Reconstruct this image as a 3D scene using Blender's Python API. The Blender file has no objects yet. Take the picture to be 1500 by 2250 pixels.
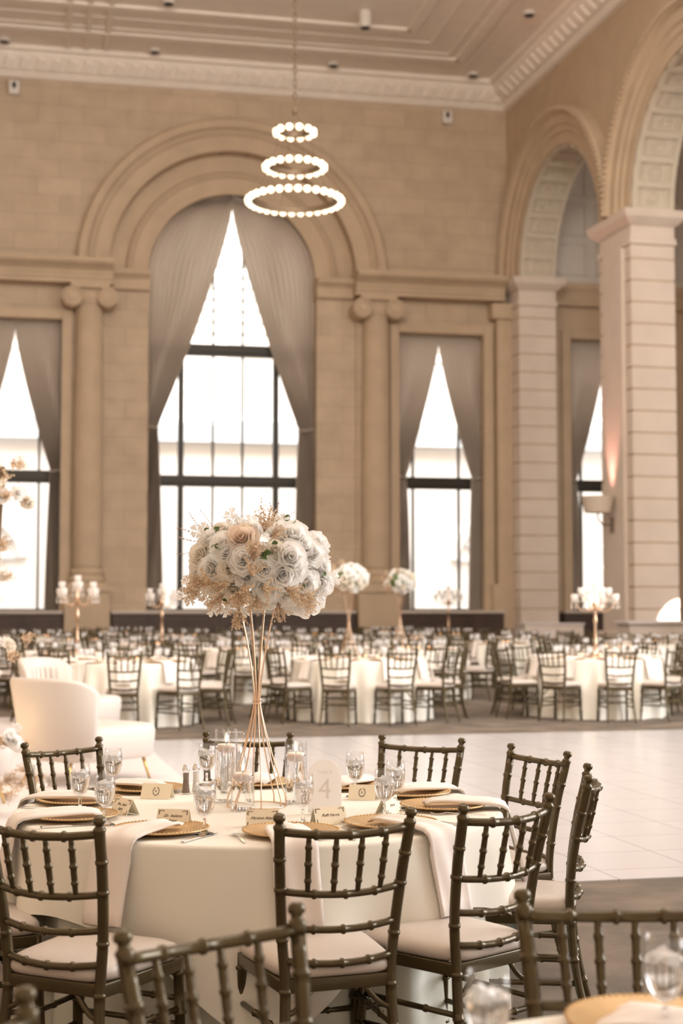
import bpy, bmesh, math, random
from mathutils import Vector, Matrix
PI = math.pi
random.seed(11)
C = bpy.context.scene.collection
S = bpy.context.scene

# ------------------------------------------------------------------ camera
EYE = 1.52
PITCH = math.atan(208 / 3300.0)
cam = bpy.data.objects.new('camera', bpy.data.cameras.new('camera')); C.objects.link(cam)
cam.location = (0, 0, EYE); cam.rotation_euler = (PI / 2 + PITCH, 0, 0)
cam.data.sensor_fit = 'VERTICAL'; cam.data.sensor_height = 36; cam.data.lens = 52.8
cam.data.clip_end = 300
cam.data.dof.use_dof = True; cam.data.dof.focus_distance = 5.5; cam.data.dof.aperture_fstop = 2.9
S.camera = cam

# ------------------------------------------------------------------ world, lights, exposure
S.view_settings.view_transform = 'Standard'; S.view_settings.look = 'None'
S.view_settings.gamma = 1; S.view_settings.use_curve_mapping = False
S.view_settings.exposure = 0.13
w = bpy.data.worlds.new('world'); S.world = w; w.use_nodes = True
bg = w.node_tree.nodes['Background']; bg.inputs[0].default_value = (1.0, 0.975, 0.95, 1); bg.inputs[1].default_value = 2.2
S.cycles.transparent_max_bounces = 32
S.cycles.sample_clamp_indirect = 4.0

def area(name, loc, target, sx, sy, power, color):
    L = bpy.data.lights.new(name, 'AREA'); L.shape = 'RECTANGLE'; L.size = sx; L.size_y = sy
    L.energy = power; L.color = color
    o = bpy.data.objects.new(name, L); C.objects.link(o); o.location = loc
    o.rotation_euler = (Vector(target) - Vector(loc)).to_track_quat('-Z', 'Y').to_euler()
    return o
# facade light added outside, then daylight from the tall windows on the right
area('facade_fill', (3, 53, 22), (-3, 60, 4), 30, 10, 12000, (1, .97, .95))  # lamp added over the street to brighten the building opposite
area('daylight_right', (17, 12, 6.5), (0.5, 11, 0.8), 12, 9, 2900, (0.97, 0.98, 1.0))
# unseen fill lamps, added on the camera's side and overhead
area('back_wall_fill', (0, 6, 14.5), (-1, 46, 12.5), 20, 5, 3900, (1, .935, .86))  # added to lift the back wall and ceiling
area('rear_fill', (2, -2.4, 6.5), (0, 6, .5), 12, 5, 70, (.98, .98, 1))  # added behind the camera, soft fill on the near table
area('overhead_fill', (1, 22, 17), (1, 22, 0), 16, 22, 850, (1, .97, .94))  # added under the ceiling, soft top light for the hall

# ------------------------------------------------------------------ materials
def mat(name, col, rough=0.6, metal=0.0, var=0.0, vscale=8.0, bump=0.0, bscale=40.0, **kw):
    m = bpy.data.materials.new(name); m.use_nodes = True
    nt = m.node_tree; p = nt.nodes['Principled BSDF']
    p.inputs['Base Color'].default_value = (*col, 1); p.inputs['Roughness'].default_value = rough
    p.inputs['Metallic'].default_value = metal
    for k, v in kw.items():
        p.inputs[k.replace('_', ' ')].default_value = v
    tc = nt.nodes.new('ShaderNodeTexCoord')
    if var:
        n = nt.nodes.new('ShaderNodeTexNoise'); n.inputs['Scale'].default_value = vscale; n.inputs['Detail'].default_value = 5
        nt.links.new(tc.outputs['Object'], n.inputs['Vector'])
        r = nt.nodes.new('ShaderNodeValToRGB')
        r.color_ramp.elements[0].position = .3; r.color_ramp.elements[1].position = .7
        r.color_ramp.elements[0].color = (*[c * (1 - var) for c in col], 1)
        r.color_ramp.elements[1].color = (*[min(1, c * (1 + var)) for c in col], 1)
        nt.links.new(n.outputs['Fac'], r.inputs['Fac']); nt.links.new(r.outputs['Color'], p.inputs['Base Color'])
    if bump:
        n2 = nt.nodes.new('ShaderNodeTexNoise'); n2.inputs['Scale'].default_value = bscale; n2.inputs['Detail'].default_value = 4
        nt.links.new(tc.outputs['Object'], n2.inputs['Vector'])
        b = nt.nodes.new('ShaderNodeBump'); b.inputs['Strength'].default_value = bump; b.inputs['Distance'].default_value = .02
        nt.links.new(n2.outputs['Fac'], b.inputs['Height']); nt.links.new(b.outputs['Normal'], p.inputs['Normal'])
    return m

def ashlar(name, col, bw=1.3, bh=.54, mort=.012, var=.05):
    """smooth limestone blocks laid in courses, pattern in the wall's own s-z plane"""
    m = bpy.data.materials.new(name); m.use_nodes = True; nt = m.node_tree; p = nt.nodes['Principled BSDF']
    p.inputs['Roughness'].default_value = .8
    tc = nt.nodes.new('ShaderNodeTexCoord'); sp = nt.nodes.new('ShaderNodeSeparateXYZ'); cb = nt.nodes.new('ShaderNodeCombineXYZ')
    nt.links.new(tc.outputs['Object'], sp.inputs[0])
    nt.links.new(sp.outputs['X'], cb.inputs['X']); nt.links.new(sp.outputs['Z'], cb.inputs['Y'])
    br = nt.nodes.new('ShaderNodeTexBrick'); br.inputs['Scale'].default_value = 1
    br.inputs['Brick Width'].default_value = bw; br.inputs['Row Height'].default_value = bh
    br.inputs['Mortar Size'].default_value = mort; br.inputs['Mortar Smooth'].default_value = .3
    br.inputs['Color1'].default_value = (*[c * (1 - var) for c in col], 1)
    br.inputs['Color2'].default_value = (*[c * (1 + var) for c in col], 1)
    br.inputs['Mortar'].default_value = (*[c * .78 for c in col], 1)
    nt.links.new(cb.outputs[0], br.inputs['Vector'])
    n = nt.nodes.new('ShaderNodeTexNoise'); n.inputs['Scale'].default_value = 1.7; n.inputs['Detail'].default_value = 6
    nt.links.new(tc.outputs['Object'], n.inputs['Vector'])
    mx = nt.nodes.new('ShaderNodeMixRGB'); mx.blend_type = 'OVERLAY'; mx.inputs[0].default_value = .25
    nt.links.new(br.outputs['Color'], mx.inputs[1]); nt.links.new(n.outputs['Fac'], mx.inputs[2])
    hs = nt.nodes.new('ShaderNodeHueSaturation'); hs.inputs['Saturation'].default_value = .95
    nt.links.new(mx.outputs[0], hs.inputs['Color']); nt.links.new(hs.outputs[0], p.inputs['Base Color'])
    bp = nt.nodes.new('ShaderNodeBump'); bp.inputs['Strength'].default_value = .5; bp.inputs['Distance'].default_value = .02; bp.invert = True
    nt.links.new(br.outputs['Fac'], bp.inputs['Height']); nt.links.new(bp.outputs['Normal'], p.inputs['Normal'])
    return m

def thin_glass(name, tint=(1, 1, 1), rough=.0, amount=.9):
    """clear glass wall: mostly transparent, reflecting more at grazing angles"""
    m = bpy.data.materials.new(name); m.use_nodes = True; nt = m.node_tree
    for n in list(nt.nodes): nt.nodes.remove(n)
    o = nt.nodes.new('ShaderNodeOutputMaterial'); t = nt.nodes.new('ShaderNodeBsdfTransparent'); g = nt.nodes.new('ShaderNodeBsdfGlossy')
    t.inputs[0].default_value = (*tint, 1); g.inputs['Roughness'].default_value = rough
    f = nt.nodes.new('ShaderNodeLayerWeight'); f.inputs[0].default_value = .5
    pw = nt.nodes.new('ShaderNodeMath'); pw.operation = 'POWER'; pw.inputs[1].default_value = 3.5
    mth = nt.nodes.new('ShaderNodeMath'); mth.operation = 'MULTIPLY_ADD'; mth.inputs[1].default_value = amount; mth.inputs[2].default_value = .045
    mx = nt.nodes.new('ShaderNodeMixShader')
    nt.links.new(f.outputs['Facing'], pw.inputs[0]); nt.links.new(pw.outputs[0], mth.inputs[0]); nt.links.new(mth.outputs[0], mx.inputs[0])
    nt.links.new(t.outputs[0], mx.inputs[1]); nt.links.new(g.outputs[0], mx.inputs[2]); nt.links.new(mx.outputs[0], o.inputs[0])
    return m

def sheer(name, col, trans=.35, rough=.9):
    """cloth or petal that lets some light through"""
    m = bpy.data.materials.new(name); m.use_nodes = True; nt = m.node_tree
    p = nt.nodes['Principled BSDF']; o = nt.nodes['Material Output']
    p.inputs['Base Color'].default_value = (*col, 1); p.inputs['Roughness'].default_value = rough
    t = nt.nodes.new('ShaderNodeBsdfTranslucent'); t.inputs[0].default_value = (*col, 1)
    mx = nt.nodes.new('ShaderNodeMixShader'); mx.inputs[0].default_value = trans
    nt.links.new(p.outputs[0], mx.inputs[1]); nt.links.new(t.outputs[0], mx.inputs[2]); nt.links.new(mx.outputs[0], o.inputs[0])
    return m

def emit(name, col, s):
    m = bpy.data.materials.new(name); m.use_nodes = True; p = m.node_tree.nodes['Principled BSDF']
    p.inputs['Base Color'].default_value = (*col, 1); p.inputs['Emission Color'].default_value = (*col, 1); p.inputs['Emission Strength'].default_value = s
    return m

STONE = (0.53, 0.40, 0.275)
M = {}
M['stone'] = ashlar('limestone_wall', STONE)
M['smooth'] = mat('limestone_smooth', STONE, .8, var=.07, vscale=1.5, bump=.1, bscale=30)
M['pier'] = mat('pale_limestone', (0.69, 0.58, 0.49), .8, var=.05, vscale=1.2, bump=.1, bscale=30)
M['coffer'] = mat('painted_coffer', (0.60, 0.52, 0.41), .85, var=.04, vscale=3)
M['plaster'] = mat('ceiling_plaster', (0.88, 0.79, 0.70), .85, var=.03, vscale=2, bump=.15, bscale=14)
M['vault'] = mat('vault_plaster', (0.68, 0.62, 0.55), .85, var=.03, vscale=1)
M['darkwood'] = mat('dark_brown_panel', (0.055, 0.029, 0.018), .5, var=.2, vscale=3)
M['ledge'] = mat('window_ledge_stone', (0.55, 0.47, 0.40), .6, var=.06, vscale=2)
M['frame'] = mat('bronze_window_frame', (0.030, 0.026, 0.018), .45, metal=.3)
M['pane'] = thin_glass('window_pane', (.97, .98, .97), .02, .6)
M['drape'] = sheer('taupe_drape', (0.53, 0.45, 0.37), .2)
M['carpet'] = mat('taupe_carpet', (0.20, 0.155, 0.115), .95, var=.4, vscale=2.2, bump=.8, bscale=300)
M['chair'] = mat('antique_gold_paint', (0.082, 0.059, 0.025), .27, metal=.4, var=.12, vscale=6)
M['cushion'] = mat('ivory_vinyl', (0.56, 0.49, 0.435), .38, bump=.05, bscale=20)
M['cloth'] = mat('ivory_tablecloth', (0.80, 0.755, 0.67), .75, bump=.06, bscale=500)
M['overlay'] = mat('ivory_overlay', (0.81, 0.775, 0.69), .7, bump=.06, bscale=500)
M['underlay'] = mat('sage_white_cloth', (0.66, 0.66, 0.58), .8)
M['napkin'] = mat('cream_napkin', (0.80, 0.725, 0.67), .8, bump=.1, bscale=700)
M['gold'] = mat('gold_charger', (0.64, 0.43, 0.215), .36, metal=.55, var=.06, vscale=20)
M['goldrod'] = mat('rose_gold_wire', (0.78, 0.56, 0.40), .22, metal=1.0)
M['steel'] = mat('polished_steel', (0.75, 0.74, 0.73), .16, metal=1.0)
M['glass'] = thin_glass('clear_glass', (.985, .985, .985), .0, .5)
M['solidglass'] = mat('solid_glass', (1, 1, 1), 0.0, Transmission_Weight=1.0, IOR=1.45)
M['water'] = mat('water', (1, 1, 1), 0.0, Transmission_Weight=1.0, IOR=1.33)
M['ice'] = mat('cloudy_ice', (.96, .96, .97), .2, Alpha=.55)
M['icewater_glint'] = sheer('iced_water_glint', (.95, .95, .97), .6, .15)  # iced water whitened to stand in for bright glints on far glasses
M['wax'] = mat('white_wax', (.93, .86, .82), .4, Subsurface_Weight=.3)
M['flame'] = emit('candle_flame', (1, .62, .25), 9.0)
M['wick'] = mat('black_wick', (.02, .02, .02), .9)
M['card'] = mat('cream_card', (0.86, 0.77, 0.60), .8)
M['ink'] = mat('brown_ink', (0.10, 0.075, 0.06), .8)
M['acrylic'] = sheer('frosted_acrylic', (0.95, 0.93, 0.92), .5, .5)
M['signink'] = mat('pale_grey_lettering', (0.80, 0.76, 0.745), .6)
M['petal'] = sheer('white_petal', (0.97, 0.955, 0.93), .42)
M['petal_cream'] = sheer('cream_petal', (0.94, 0.89, 0.81), .4)
M['petal_blush'] = sheer('champagne_petal', (0.93, 0.80, 0.68), .3)
M['dry'] = sheer('dried_tan_grass', (0.76, 0.59, 0.42), .3)
M['leaf'] = mat('green_leaf', (0.10, 0.17, 0.05), .5)
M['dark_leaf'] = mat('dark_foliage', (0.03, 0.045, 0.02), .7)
M['twig'] = mat('pinkish_twig', (0.42, 0.27, 0.20), .7)
M['bulb'] = emit('warm_globe_bulb', (1, .84, .60), 2.4)
M['bronze'] = mat('aged_bronze', (0.17, 0.115, 0.07), .5, metal=.4)
M['white'] = mat('white_upholstery', (0.58, 0.52, 0.47), .55, bump=.05, bscale=30)
M['brass'] = mat('brass_leg', (0.66, 0.47, 0.18), .25, metal=1.0)
M['whitefloor'] = None
M['white_box'] = mat('white_plastic', (.72, .66, .60), .5)
M['black'] = mat('black_plastic', (.015, .015, .015), .4)
M['laminate'] = mat('beige_laminate', (0.60, 0.52, 0.45), .5)
M['outwall'] = mat('pale_outside_stone', (0.93, 0.90, 0.89), .9)
M['outband'] = mat('blue_grey_glass_band', (0.72, 0.77, 0.82), .5)
M['crystal'] = mat('crystal', (.95, .90, .86), .05, Alpha=.38)
M['amber'] = emit('amber_tealight', (1, .45, .16), 3.5)
M['shade'] = mat('linen_shade', (.62, .52, .42), .8)

# ------------------------------------------------------------------ helpers
def obj(name, bm, m, parent=None, smooth=False, mw=None, label=None):
    me = bpy.data.meshes.new(name)
    bm.normal_update(); bm.to_mesh(me); bm.free()
    if smooth:
        me.polygons.foreach_set('use_smooth', [True] * len(me.polygons))
    me.materials.append(m)
    o = bpy.data.objects.new(name, me); C.objects.link(o)
    if parent: o.parent = parent
    if mw is not None: o.matrix_world = mw
    if label: o['label'] = label
    return o

def tag(o, label, cat, group=None):
    o['label'] = label; o['category'] = cat
    if group: o['group'] = group
    return o

def thing(name, label, cat, loc=(0, 0, 0), rotz=0, group=None, mw=None):
    o = bpy.data.objects.new(name, None); C.objects.link(o); o.empty_display_size = .1
    o.location = loc; o.rotation_euler = (0, 0, rotz)
    if mw is not None: o.matrix_world = mw
    return tag(o, label, cat, group)

def struct(name, bm, m, mw=None, smooth=False, parent=None):
    o = obj(name, bm, m, parent, smooth, mw)
    if parent is None: o['kind'] = 'structure'
    return o

def dup(root, loc, rotz, label=None, group=None):
    r = root.copy(); C.objects.link(r); r.location = loc; r.rotation_euler = (0, 0, rotz)
    if label: r['label'] = label
    if group: r['group'] = group
    for ch in list(root.children):
        c = ch.copy(); C.objects.link(c); c.parent = r
        for g in list(ch.children):
            d = g.copy(); C.objects.link(d); d.parent = c
    return r

def bx(bm, c, d, rot=None, bev=0):
    """box centred at c with full size d, optionally rotated and with chamfered edges"""
    r = bmesh.ops.create_cube(bm, size=1)
    vs = r['verts']
    for v in vs: v.co = Vector((v.co.x * d[0], v.co.y * d[1], v.co.z * d[2]))
    if bev:
        es = list({e for v in vs for e in v.link_edges})
        rr = bmesh.ops.bevel(bm, geom=es, offset=bev, segments=2, affect='EDGES', profile=.6)
        vs = list({v for f in rr['faces'] for v in f.verts} | {v for v in vs if v.is_valid})
    mt = Matrix.Translation(c) @ (rot.to_4x4() if rot else Matrix())
    for v in vs: v.co = mt @ v.co
    return vs

def rings(bm, rs, cap0=True, cap1=True, closed=False):
    """skin a list of equal-length vertex loops"""
    L = [[bm.verts.new(p) for p in r] for r in rs]
    n = len(L[0])
    rng = range(len(L)) if closed else range(len(L) - 1)
    for i in rng:
        a, b = L[i], L[(i + 1) % len(L)]
        for k in range(n):
            bm.faces.new((a[k], a[(k + 1) % n], b[(k + 1) % n], b[k]))
    if not closed:
        if cap0: bm.faces.new(L[0][::-1])
        if cap1: bm.faces.new(L[-1])

def grid(bm, rows, flip=False):
    L = [[bm.verts.new(p) for p in r] for r in rows]
    for i in range(len(L) - 1):
        for k in range(len(L[0]) - 1):
            q = (L[i][k], L[i][k + 1], L[i + 1][k + 1], L[i + 1][k])
            bm.faces.new(q[::-1] if flip else q)

def tube(bm, pts, rad, seg=8, cap=True, closed=False):
    pts = [Vector(p) for p in pts]; n = len(pts)
    if not hasattr(rad, '__len__'): rad = [rad] * n
    rs = []; up = None
    for i, p in enumerate(pts):
        if closed: t = pts[(i + 1) % n] - pts[i - 1]
        else: t = pts[min(i + 1, n - 1)] - pts[max(i - 1, 0)]
        if t.length < 1e-9: t = Vector((0, 0, 1))
        t.normalize()
        if up is None:
            up = Vector((0, 0, 1)) if abs(t.z) < .9 else Vector((0, 1, 0))
        a = t.cross(up); 
        if a.length < 1e-6: a = t.orthogonal()
        a.normalize(); b = a.cross(t).normalized(); up = b
        rs.append([p + (a * math.cos(2 * PI * k / seg) + b * math.sin(2 * PI * k / seg)) * rad[i] for k in range(seg)])
    rings(bm, rs, cap, cap, closed)

def lathe(bm, prof, seg=24, c=(0, 0, 0), flute=None, a0=0):
    """profile [(r,z)] around z; flute(angle, i) scales the radius"""
    rs = []
    for i, (r, z) in enumerate(prof):
        rs.append([(c[0] + r * (flute(2 * PI * k / seg, i) if flute else 1) * math.cos(2 * PI * k / seg + a0),
                    c[1] + r * (flute(2 * PI * k / seg, i) if flute else 1) * math.sin(2 * PI * k / seg + a0), c[2] + z) for k in range(seg)])
    L = [[bm.verts.new(p) for p in r] for r in rs]
    for i in range(len(L) - 1):
        for k in range(seg):
            bm.faces.new((L[i][k], L[i][(k + 1) % seg], L[i + 1][(k + 1) % seg], L[i + 1][k]))
    if prof[0][0] > 1e-5: bm.faces.new(L[0][::-1])
    if prof[-1][0] > 1e-5: bm.faces.new(L[-1])
    bmesh.ops.remove_doubles(bm, verts=[v for r in L for v in r if v.is_valid], dist=1e-6)

def prism(bm, poly, d0, d1):
    """(s,z) polygon extruded along local y from d0 to d1"""
    a = [bm.verts.new((s, d0, z)) for s, z in poly]; b = [bm.verts.new((s, d1, z)) for s, z in poly]
    n = len(poly)
    bm.faces.new(a); bm.faces.new(b[::-1])
    for i in range(n): bm.faces.new((a[i], b[i], b[(i + 1) % n], a[(i + 1) % n]))

def extrude_s(bm, prof, s0, s1):
    """(d,z) moulding profile run along s"""
    rings(bm, [[(s0, d, z) for d, z in prof], [(s1, d, z) for d, z in prof]])

def arc_mould(bm, cs, cz, prof, a0=0, a1=PI, seg=48):
    """(r,d) moulding profile swept round an arch centred at (cs,cz)"""
    rs = []
    for i in range(seg + 1):
        a = a0 + (a1 - a0) * i / seg
        rs.append([(cs + r * math.cos(a), d, cz + r * math.sin(a)) for r, d in prof])
    rings(bm, rs)

def R(d): return math.radians(d)

# ------------------------------------------------------------------ frames of the two walls
# local x = s along the wall from the far right corner, local y = depth into the room, local z = up
CORNER = Vector((5.133, 46.0, 0))
def frame(ux, uy, flip=False):
    u = Vector((ux, uy, 0)).normalized(); n = Vector((0, 0, 1)).cross(u)
    if flip: n = -n
    m = Matrix.Identity(4)
    m.col[0] = (*u, 0); m.col[1] = (*n, 0); m.col[2] = (0, 0, 1, 0); m.col[3] = (*CORNER, 1)
    return m
FB = frame(-0.9791, -0.2033)            # back wall: s runs to the left, depth towards the camera
FR = frame(0.2356, -0.97185, True)      # arcade wall: s runs towards the camera, depth towards the room
FLOOR_T = Matrix.Translation((1.21, 8.38, 0)) @ Matrix.Rotation(R(13.2), 4, 'Z')   # dance floor's near left reference

def tiles(name, col, size, ox):
    m = bpy.data.materials.new(name); m.use_nodes = True; nt = m.node_tree; p = nt.nodes['Principled BSDF']
    tc = nt.nodes.new('ShaderNodeTexCoord'); mp = nt.nodes.new('ShaderNodeMapping'); mp.inputs['Location'].default_value = (ox, -.29 + 10 * size, 0)
    br = nt.nodes.new('ShaderNodeTexBrick'); br.offset = 0; br.inputs['Scale'].default_value = 1
    br.inputs['Brick Width'].default_value = size; br.inputs['Row Height'].default_value = size
    br.inputs['Mortar Size'].default_value = .004; br.inputs['Mortar Smooth'].default_value = .2
    br.inputs['Color1'].default_value = (*col, 1); br.inputs['Color2'].default_value = (*[c * 1.03 for c in col], 1)
    br.inputs['Mortar'].default_value = (*[c * .45 for c in col], 1)
    nt.links.new(tc.outputs['Object'], mp.inputs[0]); nt.links.new(mp.outputs[0], br.inputs['Vector']); nt.links.new(br.outputs['Color'], p.inputs['Base Color'])
    p.inputs['Roughness'].default_value = .24
    return m
M['whitefloor'] = tiles('white_dance_floor_tiles', (0.50, 0.475, 0.475), .585, .83 - .585)

# ------------------------------------------------------------------ floor
bm = bmesh.new(); bx(bm, (3, 29, -.05), (44, 62, .1)); struct('floor', bm, M['carpet'])
bm = bmesh.new(); bx(bm, (5.3, 4.65, .004), (13.4, 9.3, .008)); df = obj('dance_floor', bm, M['whitefloor'], mw=FLOOR_T)
tag(df, 'white square-tiled dance floor laid across the brown carpet', 'dance floor')
M['vinyl'] = mat('white_vinyl_floor', (0.64, 0.58, 0.56), .4)
bm = bmesh.new(); bx(bm, (-4.7, 6.4, .03), (6.5, 12.4, .06), bev=.01); pf = obj('stage_platform', bm, M['vinyl'], mw=FLOOR_T)
tag(pf, 'low white platform under the white barrel armchairs, left of the dance floor', 'platform')

# ------------------------------------------------------------------ back wall
def wall_with_openings(bm, s0, s1, z0, z1, d0, d1, rects=(), arches=(), seg=40):
    """rects: (sa,sb,za,zb); arches: (cs, r, base z, spring z)"""
    br = {s0, s1}
    for a, b, _, _ in rects: br |= {a, b}
    for cs, r, _, _ in arches:
        for i in range(seg + 1): br.add(round(cs - r * math.cos(PI * i / seg), 5))
    br = sorted(x for x in br if s0 - 1e-6 <= x <= s1 + 1e-6)
    for a, b in zip(br[:-1], br[1:]):
        if b - a < 1e-5: continue
        mid = (a + b) / 2; hole = None
        for sa, sb, za, zb in rects:
            if sa < mid < sb: hole = (za, za, zb, zb)
        for cs, r, zb_, zs in arches:
            if abs(mid - cs) < r:
                f = lambda s: zs + math.sqrt(max(0, r * r - (s - cs) ** 2))
                hole = (zb_, zb_, f(a), f(b))
        if hole is None: prism(bm, [(a, z0), (b, z0), (b, z1), (a, z1)], d0, d1)
        else:
            if hole[0] > z0 + 1e-4: prism(bm, [(a, z0), (b, z0), (b, hole[1]), (a, hole[0])], d0, d1)
            if z1 - max(hole[2:]) > 1e-3: prism(bm, [(a, hole[2]), (b, hole[3]), (b, z1), (a, z1)], d0, d1)

AC, AZ = 8.5, 11.42                      # axis of the great arched window, its springing height
SIDE = [2.13, 14.87]                     # axes of the flanking rectangular windows
AISLE = -3.35                            # axis of the window in the aisle
bm = bmesh.new()
wall_with_openings(bm, 0, 24, 0, 18, -.9, 0,
                   rects=[(.8, 3.47, 1.38, 9.85), (13.53, 16.2, 1.38, 9.85)], arches=[(AC, 3.72, 0, AZ)])
struct('wall_back', bm, M['stone'], FB)
bm = bmesh.new()                         # recessed inner order round the great window
seg = 48
for i in range(seg):                     # ring between the two arches, then its two straight legs
    a, b = PI * i / seg, PI * (i + 1) / seg
    prism(bm, [(AC + 2.52 * math.cos(a), AZ + 2.52 * math.sin(a)), (AC + 3.8 * math.cos(a), AZ + 3.8 * math.sin(a)),
               (AC + 3.8 * math.cos(b), AZ + 3.8 * math.sin(b)), (AC + 2.52 * math.cos(b), AZ + 2.52 * math.sin(b))], -1.25, -.45)
struct('trim_1', bm, M['smooth'], FB)
bm = bmesh.new()
wall_with_openings(bm, AC - 3.72, AC + 3.72, 0, AZ, -1.25, -.12, rects=[(AC - 2.52, AC + 2.52, 1.38, AZ)])
struct('wall_bay', bm, M['stone'], FB)
# archivolts
bm = bmesh.new()
arc_mould(bm, AC, AZ, [(3.72, -.3), (3.72, .05), (3.9, .1), (4.15, .1), (4.2, .17), (4.34, .17), (4.38, .26), (4.46, .3), (4.6, .3), (4.66, .2), (4.66, -.05)])
arc_mould(bm, AC, AZ, [(2.52, -.6), (2.52, -.4), (2.75, -.36), (3.0, -.36), (3.04, -.3), (3.14, -.28), (3.2, -.36), (3.2, -.6)])
for i in range(96):
    a = PI * (i + .5) / 96
    for rr, dd, sz in ((4.27, .19, .07), (3.09, -.27, .05)):
        bx(bm, (AC + rr * math.cos(a), dd, AZ + rr * math.sin(a)), (sz, sz, sz), Matrix.Rotation(-a, 3, 'Y'))
struct('trim_2', bm, M['smooth'], FB, smooth=False)
# entablatures over the side bays and imposts of the central bay
ENT = [(-.2, 10.86), (.5, 10.86), (.5, 10.98), (.54, 11.0), (.54, 11.1), (.58, 11.12), (.58, 11.2), (.68, 11.28), (.86, 11.38), (.9, 11.44), (.9, 11.54), (-.2, 11.58)]
def ent(s0, s1):
    bm = bmesh.new(); extrude_s(bm, ENT, s0, s1); return bm
struct('trim_3', ent(.25, 4.9), M['smooth'], FB)
struct('trim_4', ent(12.1, 20.5), M['smooth'], FB)
IMP = [(-1.2, 10.82), (.06, 10.82), (.06, 10.92), (.02, 10.94), (.02, 11.12), (.1, 11.2), (.2, 11.26), (.24, 11.4), (-1.2, 11.42)]
for k, (a, b) in enumerate(((4.86, 6.0), (11.0, 12.14))):
    bm = bmesh.new(); extrude_s(bm, IMP, a, b); struct('trim_%d' % (5 + k), bm, M['smooth'], FB)
# architrave frames round the side windows
def win_trim(n, cs, mw=FB):
    bm = bmesh.new()
    for a, b, z0, z1 in ((cs - 1.62, cs - 1.335, 1.38, 10.12), (cs + 1.335, cs + 1.62, 1.38, 10.12), (cs - 1.335, cs + 1.335, 9.85, 10.12)):
        bx(bm, ((a + b) / 2, 0.05, (z0 + z1) / 2), (b - a, .14, z1 - z0), bev=.02)
    struct('trim_%d' % n, bm, M['smooth'], mw)
win_trim(7, SIDE[0]); win_trim(8, SIDE[1])
# window ledges on dark wooden radiator boxes
def ledge(k, a, b, dep=.55):
    bm = bmesh.new(); bx(bm, ((a + b) / 2, dep / 2 - .5, 1.36), (b - a + .06, dep + 1.1, .09), bev=.015); struct('trim_%d' % k, bm, M['ledge'], FB)
    bm = bmesh.new(); bx(bm, ((a + b) / 2, dep / 2, .655), (b - a, dep - .04, 1.3))
    n = max(2, int((b - a) / .9))
    for i in range(n):
        x = a + (b - a) * (i + .5) / n
        bx(bm, (x, dep - .01, .68), ((b - a) / n - .14, .03, 1.0), bev=.008)
    struct('baseboard_%d' % k, bm, M['darkwood'], FB)
ledge(9, .35, 3.55); ledge(10, 4.95, 12.05); ledge(11, 13.45, 17); ledge(12, -5.2, -1.6)

# columns
def column(cs, label, quarter=False):
    t = thing('ionic_column', label, 'column', mw=FB @ Matrix.Translation((cs, .18, 0)))
    bm = bmesh.new(); bx(bm, (0, 0, .98), (1.28, 1.0, 1.96), bev=.01); bx(bm, (0, 0, 2.0), (1.42, 1.14, .12), bev=.02); bx(bm, (0, 0, .12), (1.44, 1.14, .24), bev=.03)
    obj('pedestal', bm, M['smooth'], t)
    bm = bmesh.new(); bx(bm, (0, 0, 2.13), (1.12, .98, .14), bev=.01)
    lathe(bm, [(.0, 2.2), (.5, 2.2), (.54, 2.26), (.54, 2.34), (.49, 2.38), (.46, 2.42), (.49, 2.46), (.5, 2.52), (.46, 2.57), (.44, 2.62), (.0, 2.62)], 32)
    obj('base', bm, M['smooth'], t, smooth=False)
    bm = bmesh.new()
    prof = [(.44, 2.6), (.425, 2.75), (.425, 5.0), (.41, 7.5), (.385, 9.6), (.38, 10.2), (.4, 10.28)]
    lathe(bm, prof, 120, flute=lambda a, i: 1 - .06 * max(0, abs(math.sin(a * 12)) ** .7) if 0 < i < 6 else 1)
    obj('shaft', bm, M['smooth'], t, smooth=True)
    bm = bmesh.new()
    bx(bm, (0, 0, 10.76), (1.12, 1.0, .14), bev=.02); bx(bm, (0, 0, 10.62), (1.3, .72, .16), bev=.05)
    lathe(bm, [(0, 10.25), (.42, 10.25), (.5, 10.42), (.46, 10.56), (0, 10.56)], 32)
    for sx in (-1, 1):
        for (r, dd) in ((.30, .50), (.22, .54), (.12, .58)):     # scroll discs, stepped inwards like a spiral
            rs = []
            for y in (-dd, dd):
                rs.append([(sx * .50 + r * math.cos(2 * PI * k / 28), y, 10.43 + r * math.sin(2 * PI * k / 28)) for k in range(28)])
            rings(bm, rs)
        pts = []
        for k in range(40):
            a = k / 39 * 2.2 * 2 * PI; r = .285 - .21 * k / 39
            pts.append((sx * (.50 - r * math.sin(a)), .53, 10.43 + r * math.cos(a)))
        tube(bm, pts, .03, 6)
    obj('capital', bm, M['smooth'], t)
    return t
column(4.22, 'fluted ionic column right of the great arched window')
column(12.76, 'fluted ionic column left of the great arched window')
# engaged pilaster in the far corner
bm = bmesh.new(); bx(bm, (.2, .12, 5.4), (.5, .5, 10.8)); bx(bm, (.3, .2, 10.55), (.7, .62, .5), bev=.08); bx(bm, (.22, .16, 1.1), (.8, .6, 2.2), bev=.02)
struct('trim_13', bm, M['smooth'], FB)

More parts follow.
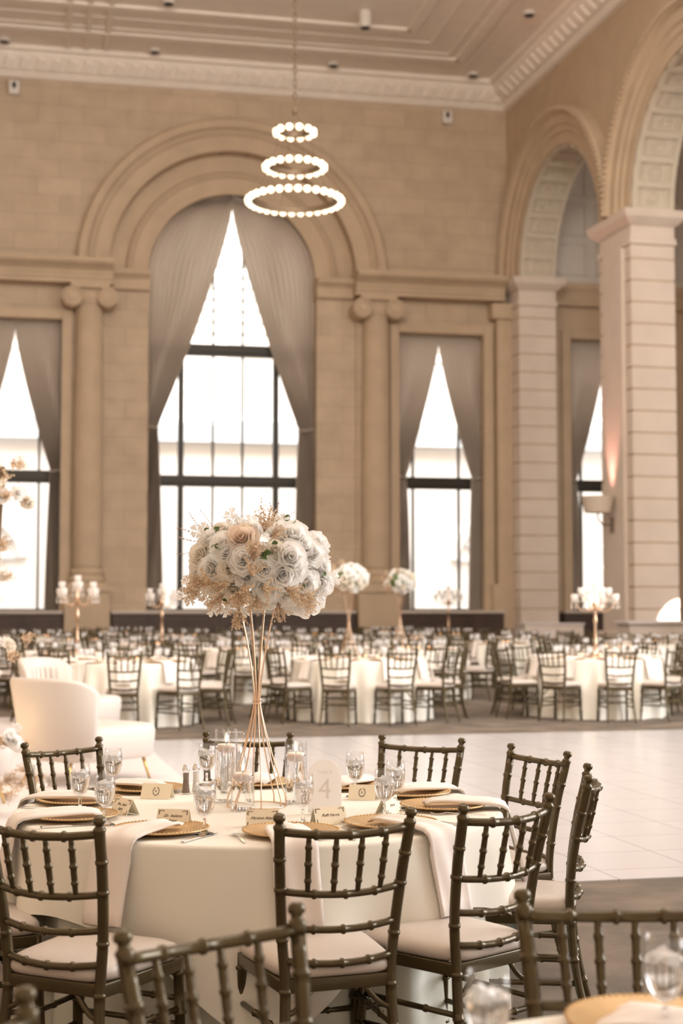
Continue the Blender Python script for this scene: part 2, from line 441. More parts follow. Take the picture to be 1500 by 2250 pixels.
# windows: bronze frames and panes
def bars(bm, items, d=-.72, t=.12):
    for a, b, z0, z1 in items: bx(bm, ((a + b) / 2, d, (z0 + z1) / 2), (b - a, t, z1 - z0))
def panes(parent, cells, d, mw):
    for a, b, z0, z1 in cells:
        bm = bmesh.new(); bx(bm, ((a + b) / 2, d, (z0 + z1) / 2), (b - a, .01, z1 - z0)); obj('pane', bm, M['pane'], parent)
def window(n, cs, half, z0, ztop, mull, trans, arch=0):
    root = bpy.data.objects.new('window_%d' % n, None); C.objects.link(root); root.matrix_world = FB; root['kind'] = 'structure'
    D = -1.05 if arch else -.7
    bm = bmesh.new()
    bars(bm, [(cs - half, cs - half + .12, z0, ztop), (cs + half - .12, cs + half, z0, ztop), (cs - half, cs + half, z0, z0 + .08)], D)
    if not arch: bars(bm, [(cs - half, cs + half, ztop - .1, ztop)], D)
    else: arc_mould(bm, cs, ztop, [(half - .12, D - .06), (half, D - .06), (half, D + .06), (half - .12, D + .06)])
    obj('window_frame', bm, M['frame'], root)
    bm = bmesh.new()
    for s, wd in mull:
        h = ztop + (math.sqrt(max(0, half ** 2 - (s - cs) ** 2)) if arch else 0)
        bars(bm, [(s - wd / 2, s + wd / 2, z0, h)], D, .1 if wd < .1 else .2)
    obj('mullion', bm, M['frame'], root)
    bm = bmesh.new()
    for za, zb in trans:
        bars(bm, [(cs - half, cs + half, za, zb)], D + .03, .16); bars(bm, [(cs - half, cs + half, za + .1, za + .16)], D + .1, .14)
    obj('transom', bm, M['frame'], root)
    es = [cs - half] + [s for s, _ in mull] + [cs + half]; zs = [z0] + [(a + b) / 2 for a, b in trans] + [ztop + (half if arch else 0)]
    cells = []
    for i in range(len(es) - 1):
        for k in range(len(zs) - 1):
            top = zs[k + 1]
            if arch and k == len(zs) - 2:
                far = max(abs(es[i] - cs), abs(es[i + 1] - cs)); top = ztop + math.sqrt(max(0, half ** 2 - min(far, half * .97) ** 2))
            cells.append((es[i], es[i + 1], zs[k], top))
    panes(root, cells, D, FB)
window(1, AC, 2.52, 1.38, AZ, [(7.08, .17), (8.1, .07), (9.0, .07), (9.97, .17)], [(5.12, 5.46), (9.1, 9.45)], arch=1)
window(2, SIDE[0], 1.335, 1.38, 9.85, [(SIDE[0] - .73, .075), (SIDE[0] + .73, .075)], [(5.13, 5.5)])
window(3, SIDE[1], 1.335, 1.38, 9.85, [(SIDE[1] - .73, .075), (SIDE[1] + .73, .075)], [(5.13, 5.5)])
window(4, AISLE, 1.335, 1.38, 9.85, [(AISLE - .75, .075), (AISLE + .75, .075)], [(5.13, 5.5)])

# curtains: one panel on each side, gathered at the head and tied back
def curtain(cs, half, side, ztie, zap, D, label, bunch, top, arch=0, z0=1.42, mw=FB, tail=.52):
    """side=-1 hangs on the s-small side. inner edge runs from the apex to the tie, then falls free"""
    bm = bmesh.new(); rows = []; N = 110; K = 64
    for i in range(K + 1):
        z = z0 + (top - z0) * i / K
        if z >= zap: inner = 0.0
        elif z >= ztie:
            t = (zap - z) / (zap - ztie); inner = (half - bunch) * (t ** 1.15 * .93 + .07 * t * t)
        else:
            t = min(1, (ztie - z) / 1.2); t = t * t * (3 - 2 * t)
            q = (ztie - z) / (ztie - z0)
            inner = half - bunch * (1 - .35 * t * 0) - (tail - bunch) * (q ** .6)
        outer = half - .02
        if arch and z > AZ: outer = math.sqrt(max(0.0004, (half - .02) ** 2 - (z - AZ) ** 2))
        outer = max(outer, inner + .03)
        wdt = outer - inner; comp = 1 - wdt / half
        row = []
        for k in range(N + 1):
            u = k / N
            amp = .05 + .07 * comp
            y = amp * math.sin(u * 2 * PI * 12 + .6 * math.sin(z * .7 + u * 5)) + .02 * math.sin(u * 2 * PI * 37 + z)
            if abs(z - ztie) < .25: y *= .5 + 2 * abs(z - ztie)
            row.append((cs + side * (inner + wdt * u), D + y, z))
        rows.append(row)
    grid(bm, rows)
    t = thing('curtain', label, 'curtain', mw=mw)
    obj('drape', bm, M['drape'], t, smooth=True)
    bm = bmesh.new(); s = half - bunch / 2
    pts = [(cs + side * (s + bunch * .56 * math.cos(a)), D + .14 * math.sin(a), ztie + .03 * math.cos(a)) for a in [2 * PI * k / 20 for k in range(20)]]
    tube(bm, pts, .03, 6, closed=True); obj('tieback', bm, M['drape'], t, smooth=True)
curtain(AC, 2.52, -1, 6.84, 13.45, -.62, 'tall taupe curtain on the right half of the great arched window', .45, AZ + 2.5, 1, tail=.62)
curtain(AC, 2.52, 1, 6.84, 13.45, -.62, 'tall taupe curtain on the left half of the great arched window', .32, AZ + 2.5, 1, tail=.52)
for cs, wh in ((SIDE[0], 'window right of the great arch'), (SIDE[1], 'window at the left edge'), (AISLE, 'window in the aisle behind the pier')):
    for sd, nm in ((-1, 'right'), (1, 'left')):
        if cs == AISLE and sd == -1: nm = 'right'
        curtain(cs, 1.33, sd, 5.45, 9.5, -.3, 'taupe curtain on the %s of the %s' % (nm, wh), .28, 9.84, tail=.42)

# ------------------------------------------------------------------ aisle behind the arcade (back wall carried on)
bm = bmesh.new()
wall_with_openings(bm, -11, -1.2, 0, 18, -.9, 0, rects=[(AISLE - 1.335, AISLE + 1.335, 1.38, 9.85)])
struct('wall_aisle_back', bm, M['smooth'], FB)
win_trim(14, AISLE)
bm = bmesh.new(); extrude_s(bm, [(d * .45, z) for d, z in ENT], -11, -1.15); struct('trim_15', bm, M['smooth'], FB)
bm = bmesh.new()                         # pale panelled vault end
wall_with_openings(bm, -8.5, -1.15, 11.58, 17.9, 0, .06)
for i in range(5):
    for k in range(5):
        s0, z0 = -1.35 - 1.35 * (i + 1), 11.85 + 1.25 * k
        for a, b, c, d in ((s0 + .12, s0 + 1.15, z0, z0 + .06), (s0 + .12, s0 + 1.15, z0 + .95, z0 + 1.01), (s0 + .12, s0 + .18, z0, z0 + 1.01), (s0 + 1.09, s0 + 1.15, z0, z0 + 1.01)):
            bx(bm, ((a + b) / 2, .09, (c + d) / 2), (b - a, .06, d - c))
struct('wall_vault_end', bm, M['vault'], FB)

# ------------------------------------------------------------------ arcade wall on the right
RA = 3.05
ARCHES = [4.1, 12.1, 20.1]
TH = 1.15
bm = bmesh.new()
wall_with_openings(bm, 0, 25, 0, 18, -TH, 0, arches=[(c, RA, 0, 11.5) for c in ARCHES])
struct('wall_right', bm, M['smooth'], FR)
# coffered soffits
for n, cs in enumerate(ARCHES):
    bm = bmesh.new(); ns = 15
    arc_mould(bm, cs, 11.5, [(RA + .01, -TH), (RA - .03, -TH), (RA - .03, 0), (RA + .01, 0)], seg=60)
    for dd in (-TH + .07, -.07):
        arc_mould(bm, cs, 11.5, [(RA, dd - .07), (RA - .09, dd - .07), (RA - .09, dd + .07), (RA, dd + .07)], seg=60)
    for i in range(ns + 1):
        a = PI * i / ns
        bx(bm, (cs + (RA - .05) * math.cos(a), -TH / 2, 11.5 + (RA - .05) * math.sin(a)), (.09, TH, .16), Matrix.Rotation(-a, 3, 'Y'))
    for i in range(ns):
        a = PI * (i + .5) / ns; rot = Matrix.Rotation(-a, 3, 'Y')
        c0 = Vector((cs + (RA - .03) * math.cos(a), -TH / 2, 11.5 + (RA - .03) * math.sin(a)))
        for rr in (.17, .09):
            pts = [c0 + rot @ Vector((-.01, rr * math.cos(b), rr * math.sin(b))) for b in [2 * PI * q / 14 for q in range(14)]]
            tube(bm, pts, .022, 5, closed=True)
        for y0, z0, ly, lz in ((-.33, 0, .035, .42), (.33, 0, .035, .42), (0, .2, .66, .035), (0, -.2, .66, .035)):
            bx(bm, c0 + rot @ Vector((-.015, y0, z0)), (.03, ly, lz), rot)
    struct('trim_%d' % (20 + n), bm, M['coffer'], FR)
    bm = bmesh.new()                     # archivolt on the room side
    arc_mould(bm, cs, 11.5, [(RA, -.05), (RA, .04), (RA + .3, .06), (RA + .34, .12), (RA + .5, .13), (RA + .55, .2), (RA + .8, .22), (RA + .85, .32), (RA + 1.0, .36), (RA + 1.04, .3), (RA + 1.04, -.05)], seg=56)
    for i in range(80):
        a = PI * (i + .5) / 80
        bx(bm, (cs + (RA + .94) * math.cos(a), .36, 11.5 + (RA + .94) * math.sin(a)), (.09, .1, .08), Matrix.Rotation(-a, 3, 'Y'))
    struct('trim_%d' % (24 + n), bm, M['smooth'], FR)
# rusticated piers in courses, with capitals
CAP = [(0, 10.62), (.06, 10.62), (.06, 10.78), (.02, 10.8), (.02, 11.08), (.1, 11.14), (.24, 11.28), (.28, 11.46), (0, 11.5)]
def pier(n, s0, s1):
    bm = bmesh.new(); z = .9
    while z < 10.6:
        h = min(.55, 10.62 - z)
        bx(bm, ((s0 + s1) / 2, -TH / 2, z + h / 2), (s1 - s0 + .05, TH + .05, h - .035), bev=.02)
        z += .55
    bx(bm, ((s0 + s1) / 2, -TH / 2, .45), (s1 - s0 + .3, TH + .3, .9), bev=.03)
    if s1 - s0 > 1.5: bx(bm, ((s0 + s1) / 2, .05, 5.7), (s1 - s0 - .75, .12, 9.8), bev=.02)
    struct('trim_%d' % (30 + n), bm, M['pier'], FR)
    bm = bmesh.new()
    loops = []
    for d, z in CAP:
        loops.append([(s0 - d, d, z), (s0 - d, -TH - d, z), (s1 + d, -TH - d, z), (s1 + d, d, z)])
    rings(bm, loops); struct('trim_%d' % (36 + n), bm, M['pier'], FR)
pier(0, -.4, 1.05); pier(1, 7.15, 9.05); pier(2, 15.15, 17.05)
# aisle's far side wall and vault
bm = bmesh.new(); bx(bm, (12, -9.2, 9), (26, .5, 18)); struct('wall_aisle_side', bm, M['vault'], FR)
bm = bmesh.new(); bx(bm, (12, -5, 18.2), (26, 9, .4)); struct('ceiling_aisle', bm, M['vault'], FR)

# ------------------------------------------------------------------ left and rear walls of the hall
bm = bmesh.new(); bx(bm, (20.5, 26, 9), (.5, 54, 18)); struct('wall_left', bm, M['stone'], FB)
bm = bmesh.new(); bx(bm, (3, 52, 9), (36, .5, 18)); struct('wall_rear', bm, M['stone'], FB)
# ------------------------------------------------------------------ ceiling of the hall
bm = bmesh.new()
CZ = 17.65
bx(bm, (5, 26, CZ + .3), (32, 54, .6))
struct('ceiling', bm, M['plaster'], FB)
bm = bmesh.new()                         # crown moulding along both walls
CROWN = [(-.05, 16.9), (.12, 16.92), (.2, 17.0), (.2, 17.06), (.3, 17.1), (.62, 17.42), (.66, 17.5), (.8, 17.52), (.8, 17.7), (-.05, 17.7)]
extrude_s(bm, CROWN, -.3, 24)
n = 118
for i in range(53):
    s = .3 + i * .45
    bx(bm, (s, .44, 17.25), (.24, .36, .16), Matrix.Rotation(R(40), 3, 'X') @ Matrix.Rotation(R(18), 3, 'Z'), bev=.02)
for i in range(n * 2):
    bx(bm, (.2 + i * .1, .22, 17.03), (.05, .06, .06))
struct('trim_40', bm, M['plaster'], FB)
bm = bmesh.new(); extrude_s(bm, CROWN, 0, 22)
for i in range(46): bx(bm, (1 + i * .45, .44, 17.25), (.24, .36, .16), Matrix.Rotation(R(40), 3, 'X'), bev=.02)
struct('trim_41', bm, M['plaster'], FR)
bm = bmesh.new()                         # raised panel mouldings parallel to the walls
def rail(a, b, wd=.12, h=.1):
    a = Vector(a); b = Vector(b); d = (b - a); L = d.length; ang = math.atan2(d.y, d.x)
    bx(bm, ((a.x + b.x) / 2, (a.y + b.y) / 2, CZ - h / 2), (L, wd, h), Matrix.Rotation(ang, 3, 'Z'), bev=.02)
for off, wd, h in ((1.75, .16, .04), (2.15, .3, .08), (2.55, .1, .04), (3.3, .12, .04), (4.1, .3, .08), (6.6, .2, .05), (7.2, .3, .07)):
    rail((off, off), (20, off), wd, h); rail((off, off), (off, 18), wd, h)
for s in (12.4, 12.95, 13.5, 17.5): rail((s, 0.9), (s, 16), .14, .06)
struct('trim_42', bm, M['plaster'], FB)

# recessed and surface downlights in the ceiling
k = 0
for s, d, nm in ((5.72, 1.14, 'above the great arch, right of the chandelier chain'), (1.41, 1.18, 'nearest the far right corner, close to the back wall'),
                 (11.01, 1.17, 'close to the back wall, left of the great arch'), (15.26, 1.14, 'at the left edge of the picture, close to the back wall'),
                 (10.94, 4.77, 'left of the chandelier chain, further from the back wall'), (1.28, 5.99, 'highest on the right, near the arcade'), (5.64, 5.09, 'white cylinder type just right of the chandelier chain')):
    t = thing('ceiling_downlight', 'small ceiling downlight ' + nm, 'ceiling light', mw=FB @ Matrix.Translation((s, d, CZ)))
    cyl = 'cylinder' in nm; dz = -.45 if cyl else -.1
    bm = bmesh.new(); lathe(bm, [(.0, .02), (.17, .02), (.17, dz), (.13, dz), (.13, dz + .06), (0, dz + .06)], 24); obj('housing', bm, M['white_box'], t, smooth=False)
    bm = bmesh.new(); lathe(bm, [(0, dz + .04), (.13, dz + .04), (.12, dz - .02), (0, dz - .03)], 20); obj('lens', bm, M['black'], t)
for s, nm in ((14.99, 'high on the back wall at the left'), (1.95, 'high on the back wall near the right corner')):
    t = thing('wall_speaker', 'small white box with a dark centre ' + nm, 'speaker', mw=FB @ Matrix.Translation((s, 0, 16.58)))
    bm = bmesh.new(); bx(bm, (0, .12, 0), (.3, .24, .4), bev=.03); obj('housing', bm, M['white_box'], t)
    bm = bmesh.new(); lathe(bm, [(0, 0), (.055, 0), (.06, .03), (0, .06)], 16)
    for v in bm.verts: v.co = Matrix.Rotation(R(-90), 4, 'X') @ v.co + Vector((0, .22, .05))
    for v in bm.verts: v.co.z = .05 + (v.co.z - .05) * 1.7
    obj('lens', bm, M['black'], t)

# ------------------------------------------------------------------ outside, seen through the panes
bm = bmesh.new(); bx(bm, (6, -15, 8), (50, 1, 34))
for i in range(13):                      # stepped courses and arched doorways of the building opposite
    bx(bm, (6, -14.45, 11.5 + i * .45), (50, .1, .18))
for s in (-4, 1.2, 6.2, 11.2, 16.2):
    arc_mould(bm, s, 3.4, [(1.4, -14.6), (1.75, -14.6), (1.75, -14.3), (1.4, -14.3)], seg=20)
b_ = obj('building', bm, M['outwall'], mw=FB); tag(b_, 'pale stone building across the street, seen through the windows', 'building')
bm = bmesh.new(); bx(bm, (6, -14.3, 8.35), (50, .5, .85)); obj('glass_band', bm, M['outband'], b_, mw=FB, label='blue grey glazed band')
for s in (-4, 1.2, 6.2, 11.2, 16.2):
    bm = bmesh.new()
    lathe(bm, [(0, 0), (.2, 0), (.2, .1), (0, .1)], 16)
    for v in bm.verts: v.co = Matrix.Rotation(R(90), 4, 'X') @ v.co + Vector((s, -14.3, 3.4))
    for q in range(7):
        a = PI * q / 6; bx(bm, (s + .7 * math.cos(a), -14.4, 3.4 + .7 * math.sin(a)), (1.3, .08, .08), Matrix.Rotation(-a, 3, 'Y'))
    bx(bm, (s, -14.4, 2.6), (1.6, .1, 1.5))
    obj('doorway', bm, M['outband'], b_, mw=FB)
bm = bmesh.new(); bx(bm, (6, -8, -.3), (60, 13, .1)); struct('floor_street', bm, M['outwall'], FB)

# ------------------------------------------------------------------ chiavari chairs
def turned(bm, a, b, r, rgs, seg=10, mid=0, ring=.35, steps=None, bow=None, rw=.0042):
    """bamboo-like turned rod from a to b with raised rings at fractions rgs; bow = sideways sag at the middle"""
    a = Vector(a); b = Vector(b); L = (b - a).length
    ts = {0.0, 1.0}
    for g in rgs:
        w_ = rw / L
        ts |= {g - 1.7 * w_, g - w_, g, g + w_, g + 1.7 * w_}
    if bow or mid:
        ts |= {i / 10 for i in range(11)}
    ts = sorted(t for t in ts if 0 <= t <= 1)
    pts = []; rad = []
    for t in ts:
        p = a.lerp(b, t)
        if bow: p = p + Vector(bow) * (4 * t * (1 - t))
        rr = r * (1 + mid * (4 * t * (1 - t)))
        for g in rgs:
            if abs(t - g) <= 1.01 * rw / L: rr = rr * (1 + ring * (1 if abs(t - g) < rw / L * .5 else .8))
        pts.append(p); rad.append(rr)
    tube(bm, pts, rad, seg)

POSTS = [(.185, -.265, 0), (.172, -.215, .22), (.164, -.195, .42), (.175, -.198, .56), (.19, -.225, .74), (.203, -.262, .905)]
def post_at(z):
    for a, b in zip(POSTS[:-1], POSTS[1:]):
        if a[2] <= z <= b[2]:
            t = (z - a[2]) / (b[2] - a[2]); return tuple(a[i] + (b[i] - a[i]) * t for i in range(3))
    return POSTS[-1]
def post_mesh(bm, sx, seg=12):
    zs = [0, .015, .03]; rg = [.12, .27, .40, .55, .70, .79]
    z = .05
    while z < .9: zs.append(z); z += .03
    for g in rg: zs += [g - .006, g - .004, g, g + .004, g + .006]
    zs = sorted(zs + [.86, .875, .885, .893, .901, .905, .912, .92, .925])
    def pt(z):
        # smooth interpolation through the control points
        n = len(POSTS)
        if z >= POSTS[-1][2]:
            q = POSTS[-1]; return (q[0] + (z - q[2]) * .12, q[1] - (z - q[2]) * .2, z)
        for i in range(n - 1):
            if POSTS[i][2] <= z <= POSTS[i + 1][2]:
                t = (z - POSTS[i][2]) / (POSTS[i + 1][2] - POSTS[i][2])
                out = []
                for k in (0, 1):
                    p0 = POSTS[max(i - 1, 0)][k]; p1 = POSTS[i][k]; p2 = POSTS[i + 1][k]; p3 = POSTS[min(i + 2, n - 1)][k]
                    out.append(.5 * (2 * p1 + (p2 - p0) * t + (2 * p0 - 5 * p1 + 4 * p2 - p3) * t * t + (3 * p1 - p0 - 3 * p2 + p3) * t ** 3))
                return (out[0], out[1], z)
    pts = []; rad = []
    for z in zs:
        x, y, _ = pt(z); pts.append((sx * x, y, z))
        r = .0165 if z > .3 else .0165 - (.3 - z) * .012
        for g in rg:
            if abs(z - g) < .0042: r += .0028
        if z >= .86:
            r = {.86: .0165, .875: .0165, .885: .0195, .893: .0125, .901: .012,   .905: .0175, .912: .0188, .92: .0165, .925: .009}.get(round(z, 3), r)
        rad.append(r)
    tube(bm, pts, rad, seg)

def chair_parts(seg=12, lo=False):
    """every part of the chair as (name, bmesh, material)"""
    out = []
    for sx in (-1, 1):
        bm = bmesh.new(); post_mesh(bm, sx, seg); out.append(('back_post', bm, 'chair'))
    for sx in (-1, 1):
        bm = bmesh.new(); turned(bm, (sx * .198, .205, 0), (sx * .188, .185, .43), .0165, [.28, .62, .9], seg); out.append(('leg', bm, 'chair'))
    def px(z): return post_at(z)
    for z, nm, bow in ((.872, 'top_rail', -.045), (.695, 'back_rail', -.04), (.590, 'back_rail', -.035), (.490, 'back_rail', -.03)):
        x, y, _ = px(z); bm = bmesh.new()
        turned(bm, (-x, y, z), (x, y, z), .0125 if nm == 'top_rail' else .011, [.25, .5, .75], seg, bow=(0, bow, -.012), ring=.38); out.append((nm, bm, 'chair'))
    xt, yt, _ = px(.872); xb, yb, _ = px(.695)
    for t in (.2, .4, .6, .8):
        bt = 4 * t * (1 - t)
        a = (-xb + 2 * xb * t, yb - .04 * bt, .695 - .012 * bt); b = (-xt + 2 * xt * t, yt - .045 * bt, .872 - .012 * bt)
        bm = bmesh.new(); turned(bm, a, b, .0072, [.22, .5, .78], seg - 2, mid=.35, ring=.3, rw=.004); out.append(('spindle', bm, 'chair'))
    bm = bmesh.new()                      # seat frame: four rails
    fr = [(-.168, -.192), (.168, -.192), (.192, .188), (-.192, .188)]
    for k in range(4):
        a = Vector((*fr[k], .415)); b = Vector((*fr[(k + 1) % 4], .415)); d = b - a
        bx(bm, (a + b) / 2, (d.length + .012, .024, .04), Matrix.Rotation(math.atan2(d.y, d.x), 3, 'Z'), bev=.004)
    out.append(('seat_frame', bm, 'chair'))
    # stretchers
    def lp(z, sx): q = px(z); return (sx * q[0], q[1], z)
    def fl(z, sx): t = z / .43; return (sx * (.198 - .01 * t), .205 - .02 * t, z)
    for sx in (-1, 1):
        for z in (.19, .28):
            bm = bmesh.new(); turned(bm, lp(z, sx), fl(z, sx), .0095, [.33, .66], 8); out.append(('stretcher', bm, 'chair'))
    for z in (.23, .31):
        bm = bmesh.new(); turned(bm, fl(z, -1), fl(z, 1), .0095, [.25, .5, .75], 8); out.append(('stretcher', bm, 'chair'))
    bm = bmesh.new(); turned(bm, lp(.25, -1), lp(.25, 1), .0095, [.25, .5, .75], 8); out.append(('stretcher', bm, 'chair'))
    for sx in (-1, 1):                    # curved knee braces under the seat
        bm = bmesh.new(); q = px(.33)
        P0 = Vector((sx * q[0], q[1], .335)); P1 = Vector((sx * q[0] * .75, q[1] + .005, .335)); P2 = Vector((sx * q[0] * .5, q[1] + .01, .40))
        tube(bm, [P0.lerp(P1, t).lerp(P1.lerp(P2, t), t) for t in [i / 8 for i in range(9)]], .009, 8); out.append(('brace', bm, 'chair'))
    bm = bmesh.new(); N = 40             # cushion: rounded trapezoid pad
    def outline(s, z):
        pts = []
        for k in range(N):
            a = 2 * PI * k / N; c, sn = math.cos(a), math.sin(a)
            e = .32; ux = math.copysign(abs(c) ** e, c); uy = math.copysign(abs(sn) ** e, sn)
            wx = .192 + .018 * uy
            pts.append((ux * wx * s, -.003 + uy * .205 * s, z))
        return pts
    prof = [(.93, .434), (1.0, .440), (1.035, .452), (1.03, .466), (.985, .479), (.88, .489), (.6, .495), (.25, .497)]
    rings(bm, [outline(s, z) for s, z in prof]); out.append(('seat_cushion', bm, 'cushion'))
    return out

def make_chair(label, detailed=True):
    t = thing('chiavari_chair', label, 'chair')
    parts = chair_parts()
    if detailed:
        for nm, bm, m in parts: obj(nm, bm, M[m], t, smooth=True)
    else:
        groups = {'chair_frame': [], 'seat_cushion': []}
        me_ = {}
        for nm, bm, m in parts:
            key = 'seat_cushion' if nm == 'seat_cushion' else ('backrest' if nm in ('top_rail', 'back_rail', 'spindle') else ('leg' if nm in ('leg',) else nm if nm == 'back_post' else 'seat_frame'))
            if key in ('leg', 'back_post'): obj(key, bm, M[m], t, smooth=True); continue
            tmp = bpy.data.meshes.new('tmp'); bm.to_mesh(tmp); bm.free()
            g = me_.setdefault(key, (bmesh.new(), m)); g[0].from_mesh(tmp); bpy.data.meshes.remove(tmp)
        for key, (bm, m) in me_.items(): obj(key, bm, M[m], t, smooth=True)
    return t

def far_chair_mesh():
    """the same chair as one light mesh with two materials, for the tables far down the hall"""
    bm = bmesh.new()
    for sx in (-1, 1):
        tube(bm, [(sx * p[0], p[1], p[2]) for p in POSTS] + [(sx * .205, -.267, .925)], [.014, .015, .0165, .0165, .0165, .0165, .019], 6)
        tube(bm, [(sx * .198, .205, 0), (sx * .188, .185, .43)], .0165, 6)
    for z, bow in ((.872, -.045), (.695, -.04), (.590, -.035), (.490, -.03)):
        x, y, _ = post_at(z); tube(bm, [(-x + 2 * x * t, y + bow * 4 * t * (1 - t), z) for t in (0, .25, .5, .75, 1)], .012, 5)
    for t in (.2, .4, .6, .8):
        bt = 4 * t * (1 - t); tube(bm, [((2 * t - 1) * .186, -.22 - .04 * bt, .695), ((2 * t - 1) * .2, -.255 - .045 * bt, .872)], .0095, 5)
    for z in (.2, .29):
        for sx in (-1, 1): tube(bm, [(sx * .172, -.21, z), (sx * .192, .19, z)], .0095, 5)
        tube(bm, [(-.192, .19, z), (.192, .19, z)], .0095, 5)
    bx(bm, (0, -.003, .415), (.36, .39, .04))
    nf = len(bm.faces)
    bx(bm, (0, -.003, .466), (.40, .41, .058), bev=.02)
    me = bpy.data.meshes.new('chiavari_chair_far'); bm.faces.ensure_lookup_table()
    for i, f in enumerate(bm.faces): f.material_index = 1 if i >= nf else 0
    # bevel replaces faces, so colour by height and extent instead
    for f in bm.faces:
        c = f.calc_center_median(); f.material_index = 1 if .4365 < c.z < .5 and all(abs(v.co.x) <= .2005 and abs(v.co.y) <= .21 for v in f.verts) and f.calc_area() > 1e-6 and .436 < min(v.co.z for v in f.verts) and max(v.co.z for v in f.verts) < .496 else 0
    bm.to_mesh(me); bm.free(); me.materials.append(M['chair']); me.materials.append(M['cushion'])
    return me

TC = Vector((-.315, 5.78, 0))            # centre of the main round table
near = make_chair('x')
used = []
def near_chair(x, y, rz, label):
    if not used:
        near.location = (x, y, 0); near.rotation_euler = (0, 0, R(rz)); near['label'] = label; used.append(1)
        near['group'] = 'gold bamboo chairs near the camera'; return near
    return dup(near, (x, y, 0), R(rz), label, 'gold bamboo chairs near the camera')
def by_posts(mx, my, rz, label):
    """place a chair by the midpoint of its two finials"""
    a = R(rz); return near_chair(mx - math.sin(a) * .268, my + math.cos(a) * .268, rz, label)
by_posts(.015, 4.435, 19, 'dark gold bamboo chair in front of the main table, seen squarely from behind')
by_posts(-.875, 4.41, -26, 'dark gold bamboo chair at the front left of the main table, half cut off')
by_posts(.52, 4.715, 43, 'dark gold bamboo chair at the front right of the main table, back leaning right')
by_posts(.91, 5.565, 81, 'dark gold bamboo chair right of the main table, seen edge-on')
by_posts(.84, 6.425, 118, 'dark gold bamboo chair at the right rear of the main table, before the dance floor')
by_posts(.37, 6.97, 151, 'dark gold bamboo chair behind the main table, right of the table sign')
by_posts(-.445, 7.22, 173, 'dark gold bamboo chair directly behind the glass candle cylinders')
by_posts(-1.255, 6.795, -133, 'dark gold bamboo chair at the rear left, in front of the white armchair')
by_posts(-1.50, 5.02, -62, 'dark gold bamboo chair off the left edge, only its seat corner showing')
by_posts(-.25, 2.945, -140, 'blurred gold bamboo chair in the lower middle foreground, facing away to the right')
by_posts(.585, 3.22, 180, 'blurred gold bamboo chair at the lower right behind a goblet')
by_posts(-.53, 2.20, -98, 'blurred gold bamboo chair post in the bottom left corner')

# ------------------------------------------------------------------ tables and cloths
def drape(bm, Rr, ztop, hem, folds, seed, seg=180, rows=16, amp=.05, flare=.06, rnd=.018, top=True, sharp=1.0):
    rnd_ = random.Random(seed); ph = [rnd_.uniform(0, 2 * PI) for _ in range(4)]
    def fold(a):
        return (math.sin(folds * a + ph[0] + 1.3 * math.sin(3 * a + ph[1])) + .45 * math.sin(folds * 1.7 * a + ph[2]) + .3 * math.sin(5 * a + ph[3])) / 1.5
    L = []
    if top:
        for rr in (.08, .3, .6, .85, .96):
            L.append([((Rr * rr) * math.cos(2 * PI * k / seg), (Rr * rr) * math.sin(2 * PI * k / seg), ztop) for k in range(seg)])
    for q in range(5):
        b = q / 4 * PI / 2
        L.append([((Rr - rnd + rnd * math.sin(b)) * math.cos(2 * PI * k / seg), (Rr - rnd + rnd * math.sin(b)) * math.sin(2 * PI * k / seg), ztop - rnd + rnd * math.cos(b)) for k in range(seg)])
    for i in range(1, rows + 1):
        t = i / rows; row = []
        for k in range(seg):
            a = 2 * PI * k / seg; drop = hem(a)
            z = ztop - rnd - (drop - rnd) * t
            dz = (ztop - z)
            g = min(1, dz / .35) ** 1.3
            rr = Rr + flare * dz + amp * g * fold(a) * (1 + .5 * dz)
            row.append((rr * math.cos(a), rr * math.sin(a), max(z, .006)))
        L.append(row)
    V = [[bm.verts.new(p) for p in r] for r in L]
    if top:
        c = bm.verts.new((0, 0, ztop))
        for k in range(seg): bm.faces.new((c, V[0][k], V[0][(k + 1) % seg]))
    for i in range(len(V) - 1):
        for k in range(seg): bm.faces.new((V[i][k], V[i + 1][k], V[i + 1][(k + 1) % seg], V[i][(k + 1) % seg]))

def round_table(loc, label, cloth_label, seed, parts=True):
    t = thing('round_table', label, 'table', loc)
    bm = bmesh.new(); lathe(bm, [(0, .715), (.9, .715), (.905, .722), (.905, .735), (.9, .742), (0, .742)], 48); obj('tabletop', bm, M['laminate'], t)
    for k in range(4):
        a = PI / 4 + k * PI / 2; bm = bmesh.new(); tube(bm, [(.5 * math.cos(a), .5 * math.sin(a), .715), (.6 * math.cos(a), .6 * math.sin(a), 0)], .016, 8); obj('leg', bm, M['bronze'], t, smooth=True)
    return t
round_table(TC, 'round banquet table under the ivory cloths, nearest complete table', '', 1)
bm = bmesh.new(); drape(bm, .895, .7455, lambda a: .742, 17, 5, amp=.034, flare=.03)
o = obj('tablecloth', bm, M['underlay'], smooth=True); o.location = TC; tag(o, 'floor-length pale sage white cloth under the ivory square overlay of the main table', 'tablecloth')
def sq(a, s=1.16, rot=R(45 - 90 + 4)):
    b = a - rot; m_ = max(abs(math.cos(b)), abs(math.sin(b)))
    e = (abs(math.cos(b)) ** 7 + abs(math.sin(b)) ** 7) ** (1 / 7)
    return s / e - .92 + .02
bm = bmesh.new(); drape(bm, .925, .7555, sq, 9, 9, amp=.042, flare=.15, rows=22)
o = obj('square_overlay_cloth', bm, M['overlay'], smooth=True); o.location = TC; tag(o, 'ivory square overlay cloth hanging in points over the main round table', 'tablecloth')
TZ = .757

